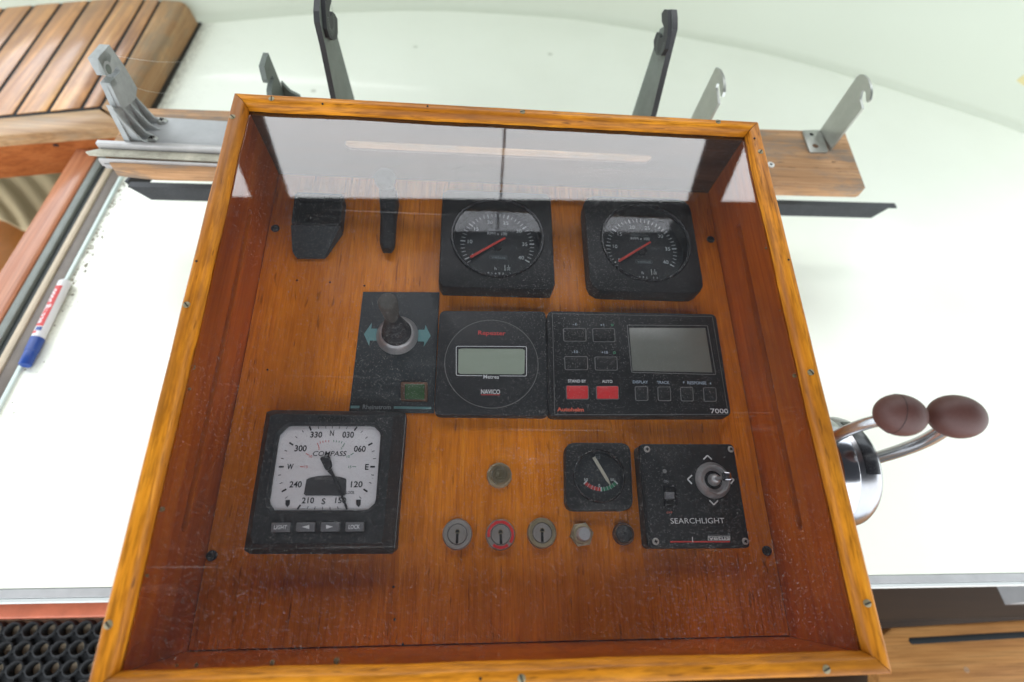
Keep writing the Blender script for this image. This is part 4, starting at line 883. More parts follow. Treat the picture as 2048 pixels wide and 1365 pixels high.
mb.text("15", -0.1574, -0.0875, 0.0023, 0.0020, z, 1); mb.text("10", -0.1550, -0.0792, 0.0024, 0.0021, z, 1); mb.text("5", -0.1491, -0.0731, 0.0011, 0.0016, z, 1); mb.text("15", -0.1233, -0.0875, 0.0024, 0.0020, z, 2); mb.text("10", -0.1255, -0.0792, 0.0025, 0.0021, z, 2); mb.text("5", -0.1315, -0.0727, 0.0012, 0.0016, z, 2)
mb.build("dial_print", ["dark_print", "red_print", "green_print"], t, smooth=0)
lc = [(-0.1558, -0.0974), (-0.1532, -0.0960), (-0.1478, -0.0948), (-0.1417, -0.0943), (-0.1356, -0.0946), (-0.1289, -0.0957), (-0.1251, -0.0970), (-0.1242, -0.1086), (-0.1254, -0.1098), (-0.1547, -0.1097), (-0.1564, -0.1085)]
mb = MB(og); mb.prism(lc, 0.0218, 0.0226, 0); mb.text("SIMRAD", -0.1440, -0.0966, 0.0112, 0.0025, 0.0228, 1, 0.01); mb.text("IS12", -0.1345, -0.0969, 0.0063, 0.0026, 0.0228, 1, 0.0); mb.build("lcd_window", ["lcd_dark", "outline_grey"], t)
mb = MB(og); mb.prism(rquad([(-0.1476, -0.0804), (-0.1400, -0.0784), (-0.1363, -0.0877), (-0.1409, -0.0915)], 0.0025), 0.0232, 0.0240, 0); mb.prism([(-0.1404, -0.0912), (-0.1372, -0.0891), (-0.1340, -0.0943), (-0.1217, -0.1183), (-0.1224, -0.1201), (-0.1363, -0.0948)], 0.0233, 0.0239, 0); mb.build("needle", "dark_print", t)
mb = MB(og); mb.text("SIMRAD", -0.1409, -0.0491, 0.0232, 0.0038, 0.0263, 0, 0.03, 0.1); mb.build("maker_name", "hole_dark", t, smooth=0)
for name, q, lab in [("LIGHT", [(-0.1757, -0.1300), (-0.1619, -0.1300), (-0.1614, -0.1366), (-0.1752, -0.1367)], (-0.1686, -0.1333, 0.0092, 0.0029)), ("", [(-0.1575, -0.1299), (-0.1438, -0.1299), (-0.1435, -0.1364), (-0.1571, -0.1365)], [(-0.1529, -0.1332), (-0.1477, -0.1318), (-0.1473, -0.1348)]), (" ", [(-0.1393, -0.1299), (-0.1255, -0.1299), (-0.1251, -0.1365), (-0.1390, -0.1365)], [(-0.1353, -0.1318), (-0.1299, -0.1332), (-0.1349, -0.1347)]), ("LOCK", [(-0.1210, -0.1300), (-0.1074, -0.1301), (-0.1069, -0.1365), (-0.1208, -0.1366)], (-0.1142, -0.1334, 0.0084, 0.0030))]:
    mb = MB(og); mb.prism(rquad(q, 0.0008), 0.0258, 0.0282, 0, 0.0005)
    if name.strip(): mb.text(name, *lab, 0.0284, 1, 0.012)
    else: mb.flat(lab, 0.0284, 1)
    mb.build("button", ["button_grey", "white_print"], t)

# rudder angle gauge
t, og = device("rudder_gauge", "small square black rudder gauge with pale needle and red and green scale", "gauge", 0.0838, -0.0925)
ru, rv = 0.0824, -0.0927
mb = MB(og); mb.ring(rquad([(0.0545, -0.0642), (0.1125, -0.0642), (0.1095, -0.1208), (0.0523, -0.1210)], 0.0085), circle(ru, rv, 0.0214), 0, 0.010, 0, 0.0016); mb.build("bezel", "black_plastic", t)
mb = MB(og); mb.lathe([(0.0207, 0.009), (0.0207, 0.0105), (0.0213, 0.0113), (0.0222, 0.0108), (0.0225, 0.0098)], ru, rv, 0, 56, cap=False); mb.build("retaining_ring", "black_gloss", t, smooth=60)
mb = MB(og); mb.lathe([(0.0213, 0.001), (0.0213, 0.0040)], ru, rv, 0, 48); mb.build("dial", "dial_black", t)
mb = MB(og); z = 0.0042
def arcband(c_, r0, r1, a0, a1, m, n_=10):
    P = [(c_[0] + r_ * math.cos(R(a0 + (a1 - a0) * k / n_)), c_[1] + r_ * math.sin(R(a0 + (a1 - a0) * k / n_))) for k in range(n_ + 1) for r_ in (r0, r1)]
    mb.add([(x, y, z) for x, y in P], [(2 * k, 2 * k + 1, 2 * k + 3, 2 * k + 2) for k in range(n_)], m)
rc = (0.0846, -0.0842); ro = 0.0204
arcband(rc, ro - 0.0030, ro, 226, 269, 1); arcband(rc, ro - 0.0030, ro, 271, 314, 2)
for k, a in enumerate((224.5, 235, 245, 253, 262, 270, 278, 287, 295, 305, 315.5)):
    big = k in (0, 5, 10); a_ = R(a); mb.line((rc[0] + (ro - 0.0034) * math.cos(a_), rc[1] + (ro - 0.0034) * math.sin(a_)), (rc[0] + (ro + 0.0003) * math.cos(a_), rc[1] + (ro + 0.0003) * math.sin(a_)), 0.0011 if big else 0.00035, z + 0.0001, 0)
mb.text("50", 0.0719, -0.0951, 0.0033, 0.0022, z, 0, 0.01); mb.text("50", 0.0949, -0.0951, 0.0033, 0.0022, z, 0, 0.01); mb.text("0", 0.0832, -0.1000, 0.0014, 0.0026, z, 0, 0.01)
mb.outline([(0.0816, -0.0732), (0.0859, -0.0732), (0.0856, -0.0774), (0.0813, -0.0774)], 0.0004, z, 3); mb.text("VDO", 0.0836, -0.0754, 0.0034, 0.0018, z, 3, 0.01)
mb.build("dial_print", ["white_print", "red_print", "green_print", "faint_print"], t, smooth=0)
mb = MB(og); mb.prism([(0.0785, -0.0770), (0.0808, -0.0756), (0.0911, -0.0946), (0.0927, -0.1003), (0.0889, -0.0960)], 0.0056, 0.0064); mb.build("needle", "cream_needle", t)
mb = MB(og); mb.lathe([(0.0207, 0.0092), (0.0207, 0.0097)], ru, rv, 0, 48); mb.build("glass_cover", "gauge_glass", t, smooth=0)

# searchlight control
t, og = device("searchlight_panel", "square black searchlight control plate with chrome joystick and four corner screws", "control panel", 0.163, -0.108)
pl = [(0.1185, -0.0665), (0.2023, -0.0662), (0.2019, -0.1512), (0.1175, -0.1508)]
base_q = [(x + dx_, y) for (x, y), dx_ in zip(pl, (-0.001, 0.0, 0.0, -0.001))]
mb = MB(og); mb.prism(rquad(base_q, 0.005), 0.0, 0.0135, 0); mb.prism(rquad(pl, 0.004), 0.0136, 0.016, 0, 0.0009); mb.build("plate", "black_plastic", t)
for x, y in [(0.1243, -0.0711), (0.1992, -0.0708), (0.1233, -0.1456), (0.1984, -0.1461)]:
    mb = MB(og); screw(mb, x, y, 0.0163, 0.0028, random.random() * 3, 0, 1, 0.0006, True); mb.build("screw", ["key_nickel", "hole_dark"], t)
mb = MB(og); z = 0.0162
for q in [[(0.1731, -0.0798), (0.1772, -0.0763), (0.1806, -0.0798)], [(0.1611, -0.0930), (0.1567, -0.0965), (0.1599, -0.1002)], [(0.1732, -0.1138), (0.1764, -0.1173), (0.1805, -0.1139)], [(0.1955, -0.0955), (0.1974, -0.0968), (0.1940, -0.1003)]]:
    mb.line(q[0], q[1], 0.0011, z); mb.line(q[1], q[2], 0.0011, z)
mb.text("SEARCHLIGHT", 0.1605, -0.1299, 0.0458, 0.0042, z, 0, -0.004); mb.text("ON", 0.1377, -0.0981, 0.0040, 0.0020, z, 1); mb.text("OFF", 0.1376, -0.1233, 0.0049, 0.0015, z, 3)
mb.line((0.1353, -0.1459), (0.1853, -0.1463), 0.0010, z, 2); mb.line((0.1542, -0.1424), (0.1539, -0.1463), 0.0006, z + 0.0001, 0)
mb.text("vetus", 0.1766, -0.1436, 0.0175, 0.0025, z, 0, 0.02); mb.outline([(0.1674, -0.1418), (0.1862, -0.1419), (0.1856, -0.1453), (0.1669, -0.1451)], 0.0004, z, 0); mb.text("marine by", 0.1728, -0.1410, 0.0100, 0.0009, z, 1); mb.text("®", 0.1854, -0.1405, 0.0024, 0.0019, z, 1)
mb.lathe([(0.0018, 0.0161), (0.0016, 0.0168)], *(0.1376, -0.0898), 4, 12)
mb.build("plate_print", ["white_print", "faint_print", "red_print", "orange_print", "outline_grey"], t, smooth=0)
sq = [(0.1350, -0.1017), (0.1457, -0.1017), (0.1444, -0.1196), (0.1335, -0.1194)]
mb = MB(og); mb.ring(sq, inset(ccw(sq), 0.0012), 0.0158, 0.0172, 0, 0.0003, 0, None, 48); sw = mb.build("switch", "black_gloss", t)
mb = MB(og); mb.flat(inset(ccw(sq), 0.0010), 0.0163, 1); mb.prism([(0.1347, -0.1072), (0.1424, -0.1072), (0.1419, -0.1126), (0.1342, -0.1126)], 0.0164, 0.0195, 0, 0.0005); mb.build("rocker", ["button_grey", "hole_dark"], sw)
sc = (0.1785, -0.0973); sc2 = (0.1810, -0.0971)
mb = MB(og); mb.lathe([(0.0152, 0.016), (0.0152, 0.0168), (0.0128, 0.020), (0.0118, 0.0216), (0.0112, 0.0214), (0.0102, 0.0180), (0.0060, 0.0175)], *sc, 0, 44, cap=False); mb.build("collar", "satin_metal", t, smooth=40)
mb = MB(og); mb.lathe([(0.0101, 0.0176), (0.0052, 0.0178)], *sc, 1, 30); mb.lathe([(0.0052, 0.0175), (0.0050, 0.020), (0.0040, 0.0232), (0.0022, 0.0250)], *sc, 0, 26)
tipq = (0.1786, -0.0980)
mb.tube([(sc[0], sc[1], 0.0225), (sc[0] + (tipq[0] - sc[0]) * 0.55, sc[1] + (tipq[1] - sc[1]) * 0.55, 0.034), (tipq[0] - 0.0004, tipq[1], 0.0415)], 0.0016, 0, 12)
st = mb.build("joystick", ["satin_metal", "black_gloss"], t, smooth=50)
mb = MB(og); mb.prism(rr(*tipq, 0.0062, 0.0066, 0.0014), 0.0400, 0.0450, 0, 0.0012); mb.build("stick_cap", "chrome", st)

# warning lamp, key switches, push buttons
u_, v_ = -0.0021, -0.0910
t, og = device("warning_lamp", "round dull brass lamp with ringed lens alone above the key switches", "indicator lamp", u_, v_)
mb = MB(og); mb.lathe([(0.0108, 0.0), (0.0104, 0.0028), (0.0086, 0.0042), (0.0080, 0.0040)], u_, v_, 0, 40); mb.build("rim", "aged_brass", t, smooth=30)
mb = MB(og); pr = [(0.0079, 0.003), (0.0078, 0.0052)]
for k in range(7): r_ = 0.0074 - 0.001 * k; pr += [(r_, 0.0058 + 0.0001 * k), (r_ - 0.0005, 0.0046 + 0.0001 * k)]
mb.lathe(pr, u_, v_, 0, 36); mb.build("lens", "aged_brass", t, smooth=20)
mb = MB(og)
for k in range(5): mb.outline(circle(u_, v_, 0.0072 - 0.0014 * k, 36), 0.0004, 0.00655)
mb.build("ring_pattern", "screw_metal", t, smooth=0)

def key_switch(u_, v_, label, red=False, tilt=0.0, rimmat="key_nickel"):
    t_, og = device("key_switch", label, "key switch", u_, v_, "key switches in a row")
    mb = MB(og); mb.lathe([(0.0121, 0.0), (0.0121, 0.0030), (0.0112, 0.0048), (0.0082, 0.0050), (0.0080, 0.0036)], u_, v_, 0, 48); rim = mb.build("rim", rimmat, t_, smooth=30)
    mb = MB(og); mb.lathe([(0.0081, 0.0030), (0.0081, 0.0037)], u_, v_, 1, 40); mb.lathe([(0.0077, 0.0030), (0.0077, 0.0047), (0.0073, 0.0051)], u_, v_, 0, 40); brl = mb.build("barrel", ["key_nickel", "hole_dark"], t_, smooth=30)
    mb = MB(og); c_, s_ = math.cos(tilt), math.sin(tilt)
    def rt(l): return [(u_ + x * c_ - y * s_, v_ + x * s_ + y * c_) for x, y in l]
    mb.prism(rt([(-0.0012, -0.0072), (0.0009, -0.0072), (0.0010, 0.0010), (0.0016, 0.0016), (0.0010, 0.0034), (-0.0010, 0.0034), (-0.0016, 0.0016), (-0.0011, 0.0010)]), 0.0048, 0.00525, 0); mb.build("keyhole", "hole_dark", brl)
    mb = MB(og); mb.outline(rt([(0.0021 * math.cos(a), 0.0016 + 0.0024 * math.sin(a)) for a in [R(-30 + 240 * k / 10) for k in range(11)]] + [(-0.0013, 0.0006), (0.0013, 0.0006)]), 0.0005, 0.0053); mb.build("keyhole_edge", "screw_metal", brl)
    if red:
        mb = MB(og)
        for a0, a1 in ((-38, 190), (232, 306)):
            n_ = 26; lo_, hi_ = [], []
            for k in range(n_ + 1):
                a = R(a0 + (a1 - a0) * k / n_); w0 = 0.0087 + 0.0006 * noise.noise(Vector((k * 0.6, a0, 0))); w1 = 0.0109 + 0.0005 * noise.noise(Vector((k * 0.5, a0 + 7, 0)))
                lo_.append((u_ + w0 * math.cos(a), v_ + w0 * math.sin(a), 0.0052)); hi_.append((u_ + w1 * math.cos(a), v_ + w1 * math.sin(a), 0.0052))
            mb.add(lo_ + hi_, [(k, k + 1, n_ + 2 + k, n_ + 1 + k) for k in range(n_)])
        mb.build("red_paint", "red_key", rim)
key_switch(-0.0364, -0.1381, "plain grey metal key switch nearest the compass display")
key_switch(-0.0014, -0.1388, "metal key switch with chipped red paint on its rim", True, 0.08)
key_switch(0.0327, -0.1377, "grey metal key switch with brassy rim next to the chrome push button", rimmat="aged_brass")
u_, v_ = (0.0659, -0.1392)
t, og = device("chrome_push_button", "chrome push button in a greenish hexagonal nut below the rudder gauge", "push button", u_, v_)
mb = MB(og); hx = [(u_ + 0.0100 * math.cos(R(60 * k + 8)), v_ + 0.0100 * math.sin(R(60 * k + 8))) for k in range(6)]; mb.prism(hx, 0.0, 0.0045, 0, 0.0012); mb.lathe([(0.0079, 0.0045), (0.0077, 0.0062), (0.0064, 0.0070)], u_, v_, 0, 32); mb.build("nut", "aged_brass", t, smooth=30)
mb = MB(og); mb.lathe([(0.0056, 0.006), (0.0055, 0.0125), (0.0048, 0.0140), (0.0020, 0.0146)], u_, v_, 0, 32); mb.build("plunger", "bright_cap", t, smooth=50)
u_, v_ = (0.1012, -0.1390)
t, og = device("black_push_button", "round black rubber push button with brown metal ring beside the searchlight plate", "push button", u_, v_)
mb = MB(og); mb.lathe([(0.0089, 0.0), (0.0089, 0.0032), (0.0082, 0.0046), (0.0070, 0.0046), (0.0068, 0.003)], u_, v_, 0, 40); mb.build("ring", "bronze_screw", t, smooth=30)
mb = MB(og); mb.lathe([(0.0067, 0.002), (0.0067, 0.0046), (0.0058, 0.0056), (0.0022, 0.0062)], u_, v_, 0, 32); mb.build("rubber_dome", "rubber_bellows", t, smooth=50)

# ---------------------------------------------------------------- plank behind the console and its brackets
BZ = 0.2
t = thing("mounting_plank", "weathered wooden plank running behind the console carrying the brackets", "plank", (0, 0.36, BZ))
og = (0, 0.36, BZ)
brd = [(-0.4543, 0.3953), (-0.4567, 0.2982), (-0.4435, 0.2870)]; brr_ = [(0.4832, 0.3066), (0.4978, 0.4243)]
yb0 = brr_[0][1]
mb = MB(og); mb.prism([(brd[1][0], brd[1][1] + 0.006), (brd[2][0], brd[2][1]), (-0.40, brd[2][1] - 0.004), (brr_[0][0] - 0.006, yb0), (brr_[0][0], yb0 + 0.003), (brr_[1][0], brr_[1][1]), (brd[0][0], brd[0][1])], BZ - 0.015, BZ, 0, 0.0012); mb.build("board", "weathered_board", t)
for x, y in ((-0.3, 0.36), (0.3, 0.37)):
    mb = MB(og); mb.box(x - 0.0125, x + 0.0125, y - 0.02, y + 0.02, 0.0005, BZ - 0.0155); mb.build("support_leg", "mahogany", t)
wu = (0.3633, 0.3440)
t = thing("white_washer", "small white washer with black centre on the plank by the console frame", "washer", (*wu, BZ))
mb = MB((*wu, BZ)); mb.lathe([(0.0048, BZ + 0.0004), (0.0046, BZ + 0.0016), (0.0030, BZ + 0.0018)], *wu, 0, 22); mb.build("ring", "white_paint", t)
mb = MB((*wu, BZ)); mb.lathe([(0.0022, BZ + 0.0016), (0.0020, BZ + 0.0021)], *wu, 0, 14); mb.build("centre", "rubber_black", t)

t = thing("black_bar", "flat black metal bar bent back at its ends, below the plank", "metal bar", (0, 0.36, 0.115))
og = (0, 0.36, 0.115); bzt = 0.115
ba = [(-0.4864, 0.3474), (-0.3865, 0.3450), (0.4264, 0.3621), (0.6058, 0.3692)]
xl_, xr_ = ba[0][0], ba[3][0]; sl = (ba[2][1] - ba[1][1]) / (ba[2][0] - ba[1][0])
YB = lambda x: ba[1][1] + sl * (x - ba[1][0])
HX = [(0, 3, 2, 1), (4, 5, 6, 7), (0, 1, 5, 4), (1, 2, 6, 5), (2, 3, 7, 6), (3, 0, 4, 7)]
def skew(mb, lo, hi, y0, y1, z0, z1):
    """flat bar between x positions lo=(at z0) and hi=(at z1), following the slightly oblique line of the bar"""
    mb.add([(lo[0], YB(lo[0]) + y0, z0), (lo[1], YB(lo[1]) + y0, z0), (hi[1], YB(hi[1]) + y0, z1), (hi[0], YB(hi[0]) + y0, z1),
            (lo[0], YB(lo[0]) + y1, z0), (lo[1], YB(lo[1]) + y1, z0), (hi[1], YB(hi[1]) + y1, z1), (hi[0], YB(hi[0]) + y1, z1)], HX)
mb = MB(og); skew(mb, (xl_ + 0.020, xr_ - 0.020), (xl_ + 0.002, xr_ - 0.006), 0.0, 0.004, bzt - 0.021, bzt); mb.build("front_strip", "dark_metal", t)
mb = MB(og); skew(mb, (xl_ + 0.001, xr_ + 0.006), (xl_ + 0.001, xr_ + 0.006), -0.0004, 0.009, bzt + 0.0002, bzt + 0.0022); mb.build("top_lip", "dark_metal", t)
ra = [(-0.4980, 0.3593), (-0.4906, 0.3677), (-0.4612, 0.3726)]
mb = MB(og); x_ = xl_ + 0.001; y_ = YB(x_) + 0.0095
mb.add([(x_, y_, bzt - 0.016), (x_ + 0.004, y_, bzt - 0.016), (x_ - 0.008 + 0.004, y_, bzt + 0.002), (x_ - 0.008, y_, bzt + 0.002),
        (x_ + 0.020, y_ + 0.075, bzt - 0.020), (x_ + 0.024, y_ + 0.075, bzt - 0.020), (x_ + 0.014, y_ + 0.075, bzt + 0.002), (x_ + 0.010, y_ + 0.075, bzt + 0.002)], HX)
mb.build("return_arm", "dark_metal", t)
yb = YB(0)
for x in (-0.2, 0.2):
    mb = MB(og); mb.box(x - 0.006, x + 0.006, yb + 0.0125, yb + 0.020, bzt - 0.02, BZ - 0.016); mb.build("hanger", "dark_metal", t)

# aluminium channel on the left front edge of the plank
t = thing("aluminium_channel", "grubby pale aluminium channel along the front edge of the plank", "metal channel", (-0.4, 0.30, BZ))
ch = [(-0.4716, 0.3031), (-0.4638, 0.2967), (-0.4619, 0.3153), (-0.3263, 0.3174)]; cb = [(-0.4508, 0.2969), (-0.3258, 0.2970)]
og = (-0.4, 0.30, BZ); y1 = ch[2][1]; y0 = y1 - 0.024
mb = MB(og); mb.box(ch[2][0], -0.15, y1 - 0.006, y1, BZ + 0.0006, BZ + 0.013, 0, 0.001); mb.build("back_flange", "rail_alu", t)
mb = MB(og); mb.prism([(ch[2][0] - 0.012, y1 - 0.013), (ch[2][0] - 0.008, y1 - 0.0165), (ch[2][0] + 0.01, y1 - 0.017), (-0.15, y1 - 0.019), (-0.15, y1 - 0.0065), (ch[2][0] + 0.002, y1 - 0.0065)], BZ + 0.003, BZ + 0.0062, 0, 0.0008); mb.build("dirty_web", "dirty_alu", t)
mb = MB(og); mb.box(ch[2][0] + 0.004, -0.15, y1 - 0.0225, y1 - 0.0195, BZ - 0.006, BZ + 0.0034, 0, 0.0008); mb.box(ch[2][0] + 0.008, -0.15, y1 - 0.0245, y1 - 0.0227, BZ - 0.0075, BZ - 0.002, 0, 0.0004); mb.build("front_flange", "rail_alu", t)

def plate_x(mb, loop, x0, x1, m=0):
    """outline given in (y, z), extruded in x"""
    l = ccw(loop); n = len(l)
    if n < 3: return
    mb.M = Matrix(((0, 0, 1, 0), (1, 0, 0, 0), (0, 1, 0, 0), (0, 0, 0, 1))); mb.prism(l, min(x0, x1), max(x0, x1), m); mb.M = Matrix.Identity(4)

# cast bracket on the left end
bx = -0.4320
bx += 0.002
t = thing("cast_bracket", "grey cast aluminium bracket with ribs and notched head on the plank's left end", "bracket", (bx, 0.35, BZ))
og = (bx, 0.35, BZ)
bp = [(-0.4309, 0.3197), (-0.4283, 0.3739), (-0.3257, 0.3762), (-0.3234, 0.3224)]
mb = MB(og); mb.prism([bp[0], (bp[3][0] + 0.12, bp[0][1] - 0.006), (bp[2][0] + 0.12, bp[1][1] - 0.004), bp[1]], BZ + 0.0005, BZ + 0.004, 0, 0.0008); mb.build("base_plate", "plate_alu", t)
up = [(0.3151, 0.2078), (0.3213, 0.2547), (0.3264, 0.2466), (0.3328, 0.2737), (0.3476, 0.2724), (0.3568, 0.2706), (0.3614, 0.2716), (0.3607, 0.2751), (0.3562, 0.2774), (0.3517, 0.2772), (0.3469, 0.2766), (0.3349, 0.2810), (0.3363, 0.2989), (0.3659, 0.2968), (0.3715, 0.2702), (0.3727, 0.2424), (0.3664, 0.2381), (0.3704, 0.2065)]
mb = MB(og); plate_x(mb, up, bx - 0.0025, bx + 0.0035); arm = mb.build("upright", "cast_alu", t, smooth=25)
hd = [(0.3328, 0.2737), (0.3476, 0.2724), (0.3568, 0.2706), (0.3614, 0.2716), (0.3607, 0.2751), (0.3562, 0.2774), (0.3517, 0.2772), (0.3469, 0.2766), (0.3349, 0.2810), (0.3363, 0.2989), (0.3659, 0.2968), (0.3715, 0.2702), (0.3727, 0.2424), (0.3599, 0.2373), (0.3321, 0.2436), (0.3283, 0.2487)]
mb = MB(og); plate_x(mb, hd, bx + 0.0036, bx + 0.0075); mb.build("notched_head", "cast_alu", t, smooth=25)
serr = [(0.3414, 0.2898), (0.3431, 0.2832)]
mb = MB(og); cy_, cz_ = serr[1]; r1_ = 0.017
mb.M = Matrix(((0, 0, 1, 0), (1, 0, 0, 0), (0, 1, 0, 0), (0, 0, 0, 1)))
for k in range(34):
    a = R(20 + 250 * k / 33); mb.line((cy_ + 0.008 * math.cos(a), cz_ + 0.008 * math.sin(a)), (cy_ + r1_ * math.cos(a), cz_ + r1_ * math.sin(a)), 0.0006, bx + 0.0078)
mb.lathe([(0.0048, bx + 0.0076), (0.0048, bx + 0.0079), (0.0030, bx + 0.0079)], cy_, cz_, 0, 18); mb.M = Matrix.Identity(4); mb.build("serration", "worn_steel", t, smooth=0)
yy = [q[0] for q in up]; yb_, ye_ = up[0][0], up[-1][0]
for k in range(4):
    y = yb_ + 0.006 + (ye_ - yb_ - 0.012) * k / 3
    mb = MB(og); mb.M = Matrix(((1, 0, 0, 0), (0, 0, 1, 0), (0, 1, 0, 0), (0, 0, 0, 1)))
    mb.prism([(bx + 0.0036, BZ + 0.0042), (bx + 0.023, BZ + 0.0042), (bx + 0.014, BZ + 0.011), (bx + 0.0065, BZ + 0.034), (bx + 0.0036, BZ + 0.05)], y - 0.0012, y + 0.0012); mb.M = Matrix.Identity(4); mb.build("rib", "cast_alu", t)
for x, y in [(-0.4095, 0.3650), (-0.4099, 0.3308)]:
    mb = MB(og); screw(mb, x, y, BZ + 0.005, 0.0062, 0.5, 0, 1, 0.0024, True); mb.build("screw", ["stainless", "hole_dark"], t)

# stainless bracket on the right end
xr = 0.4578
t = thing("stainless_bracket", "bent stainless bracket with open hook end on the right end of the plank", "bracket", (xr, 0.38, BZ))
og = (xr, 0.38, BZ)
fl_ = [(0.4304, 0.4189), (0.4589, 0.4224), (0.4543, 0.3751), (0.4510, 0.3737), (0.4258, 0.3718)]
mb = MB(og); mb.prism(rquad([fl_[0], fl_[1], fl_[2], fl_[4]], 0.004), BZ + 0.0004, BZ + 0.0026, 0, 0.0004); fla = mb.build("flange", "stainless", t)
for (x, y), m_ in zip([(0.4385, 0.3854), (0.4416, 0.4107)], ("bronze_screw", "hole_dark")):
    mb = MB(og); mb.lathe([(0.0042 if m_ == "bronze_screw" else 0.0028, BZ + 0.0024), (0.0040 if m_ == "bronze_screw" else 0.0028, BZ + 0.0030), (0.0015, BZ + 0.0033)], x, y, 0, 18); mb.build("screw" if m_ == "bronze_screw" else "screw_hole", m_, fla)
arm_px = [(0.4220, 0.2023), (0.4189, 0.2834), (0.4161, 0.2885), (0.4095, 0.2923), (0.3991, 0.2937), (0.3864, 0.2916), (0.3781, 0.2880), (0.3725, 0.2821), (0.3737, 0.2777), (0.3765, 0.2775), (0.3866, 0.2825), (0.3928, 0.2824), (0.3943, 0.2795), (0.3916, 0.2754), (0.3887, 0.2720), (0.3790, 0.2699), (0.3751, 0.2685), (0.3803, 0.1981)]
mb = MB(og); plate_x(mb, arm_px, xr + 0.0005, xr + 0.0032); mb.build("hooked_arm", "stainless", t, smooth=25)

# small bracket behind the top right corner
xs_ = 0.262
t = thing("small_hook_bracket", "slim pale bracket with open hook peeking over the console's top rail on the right", "bracket", (xs_, 0.39, BZ)); og = (xs_, 0.39, BZ)
sm = [(0.4100, 0.2194), (0.4013, 0.2850), (0.3999, 0.2951), (0.3883, 0.2990), (0.3737, 0.2997), (0.3623, 0.2969), (0.3546, 0.2918), (0.3531, 0.2866), (0.3571, 0.2851), (0.3729, 0.2902), (0.3793, 0.2873), (0.3779, 0.2825), (0.3689, 0.2814), (0.3555, 0.2764), (0.3579, 0.2562)]
lo_y = [sm[0][0], sm[-1][0]]
k0 = Vector(sm[0]) - Vector(sm[1]); k1 = Vector(sm[-1]) - Vector(sm[-2])
def drop(a, d): d = Vector(d); return tuple(Vector(a) + d * ((BZ + 0.0006 - a[1]) / d[1]))
mb = MB(og); plate_x(mb, [drop(sm[0], k0)] + sm + [drop(sm[-1], k0)], xs_, xs_ + 0.003); mb.build("hooked_arm", "stainless", t, smooth=25)

# tall dark crutch brackets in the middle
def crutch(label, px_loop, pad_loop, x0, th_, side, notch):
    t = thing("tall_crutch", label, "bracket", (x0, 0.38, BZ), "tall dark crutches behind the console"); og = (x0, 0.38, BZ)
    k0 = Vector(px_loop[0]) - Vector(px_loop[1]); k1 = Vector(px_loop[-1]) - Vector(px_loop[-2])
    mb = MB(og); plate_x(mb, [drop(px_loop[0], k0)] + px_loop + [drop(px_loop[-1], k0)], x0, x0 + th_); arm_ = mb.build("arm", ["worn_steel", "edge_black"], t, smooth=25)
    for p_ in arm_.data.polygons: p_.material_index = 0 if abs(p_.normal.x) > 0.7 else 1
    y0_ = [q[0] for q in px_loop]
    mb = MB(og); plate_x(mb, pad_loop, x0 + (th_ if side > 0 else -0.0045), x0 + (th_ + 0.0045 if side > 0 else 0.0)); mb.build("black_pad", "rubber_black", t, smooth=25)
    mb = MB(og); e0, e1 = notch
    mb.M = Matrix(((0, 0, 1, 0), (1, 0, 0, 0), (0, 1, 0, 0), (0, 0, 0, 1)))
    for k in range(26):
        a = R(150 + 240 * k / 25); mb.line((e0 + 0.010 * math.cos(a), e1 + 0.010 * math.sin(a)), (e0 + 0.0165 * math.cos(a), e1 + 0.0165 * math.sin(a)), 0.0006, x0 + (th_ + 0.0048 if side > 0 else -0.0048))
    mb.M = Matrix.Identity(4); mb.build("serration", "worn_steel", t, smooth=0)
lt = [(0.3458, 0.2598), (0.3492, 0.3201), (0.3477, 0.3446), (0.3539, 0.3527), (0.3658, 0.3580), (0.3726, 0.3613), (0.3886, 0.3569), (0.3964, 0.3495), (0.3914, 0.3458), (0.3817, 0.3443), (0.3737, 0.3421), (0.3743, 0.3387), (0.3892, 0.3364), (0.3963, 0.3309), (0.4017, 0.3192), (0.4334, 0.2014)]
lp_ = [(0.3594, 0.3462), (0.3650, 0.3539), (0.3735, 0.3602), (0.3895, 0.3557), (0.3951, 0.3486), (0.3939, 0.3438), (0.3827, 0.3431), (0.3746, 0.3409), (0.3748, 0.3373), (0.3899, 0.3349), (0.3986, 0.3273), (0.4047, 0.3194), (0.3952, 0.3101), (0.3866, 0.3079), (0.3722, 0.3137), (0.3561, 0.3253), (0.3533, 0.3362)]
crutch("tall dark crutch bracket whose hook leaves the top edge of the photo", lt, lp_, -0.194, 0.006, 1, (0.3763, 0.3346))
rt_l = [(0.4255, 0.2099), (0.4192, 0.3257), (0.4104, 0.3323), (0.4012, 0.3351), (0.3936, 0.3293), (0.3891, 0.3347), (0.3953, 0.3411), (0.4094, 0.3397), (0.4161, 0.3440), (0.4122, 0.3505), (0.4010, 0.3564), (0.3902, 0.3533), (0.3793, 0.3466), (0.3553, 0.2577)]
rp_l = [(0.4139, 0.3244), (0.3955, 0.3272), (0.3874, 0.3337), (0.3912, 0.3404), (0.4070, 0.3399), (0.4161, 0.3440), (0.4107, 0.3513), (0.4004, 0.3560), (0.3871, 0.3501), (0.3736, 0.3411), (0.3693, 0.3297), (0.3736, 0.3198), (0.3895, 0.3109), (0.4052, 0.3096), (0.4152, 0.3135)]
crutch("tall dark crutch bracket with whole rounded hook above the console", rt_l, rp_l, 0.186, 0.0065, -1, (0.3886, 0.3250))

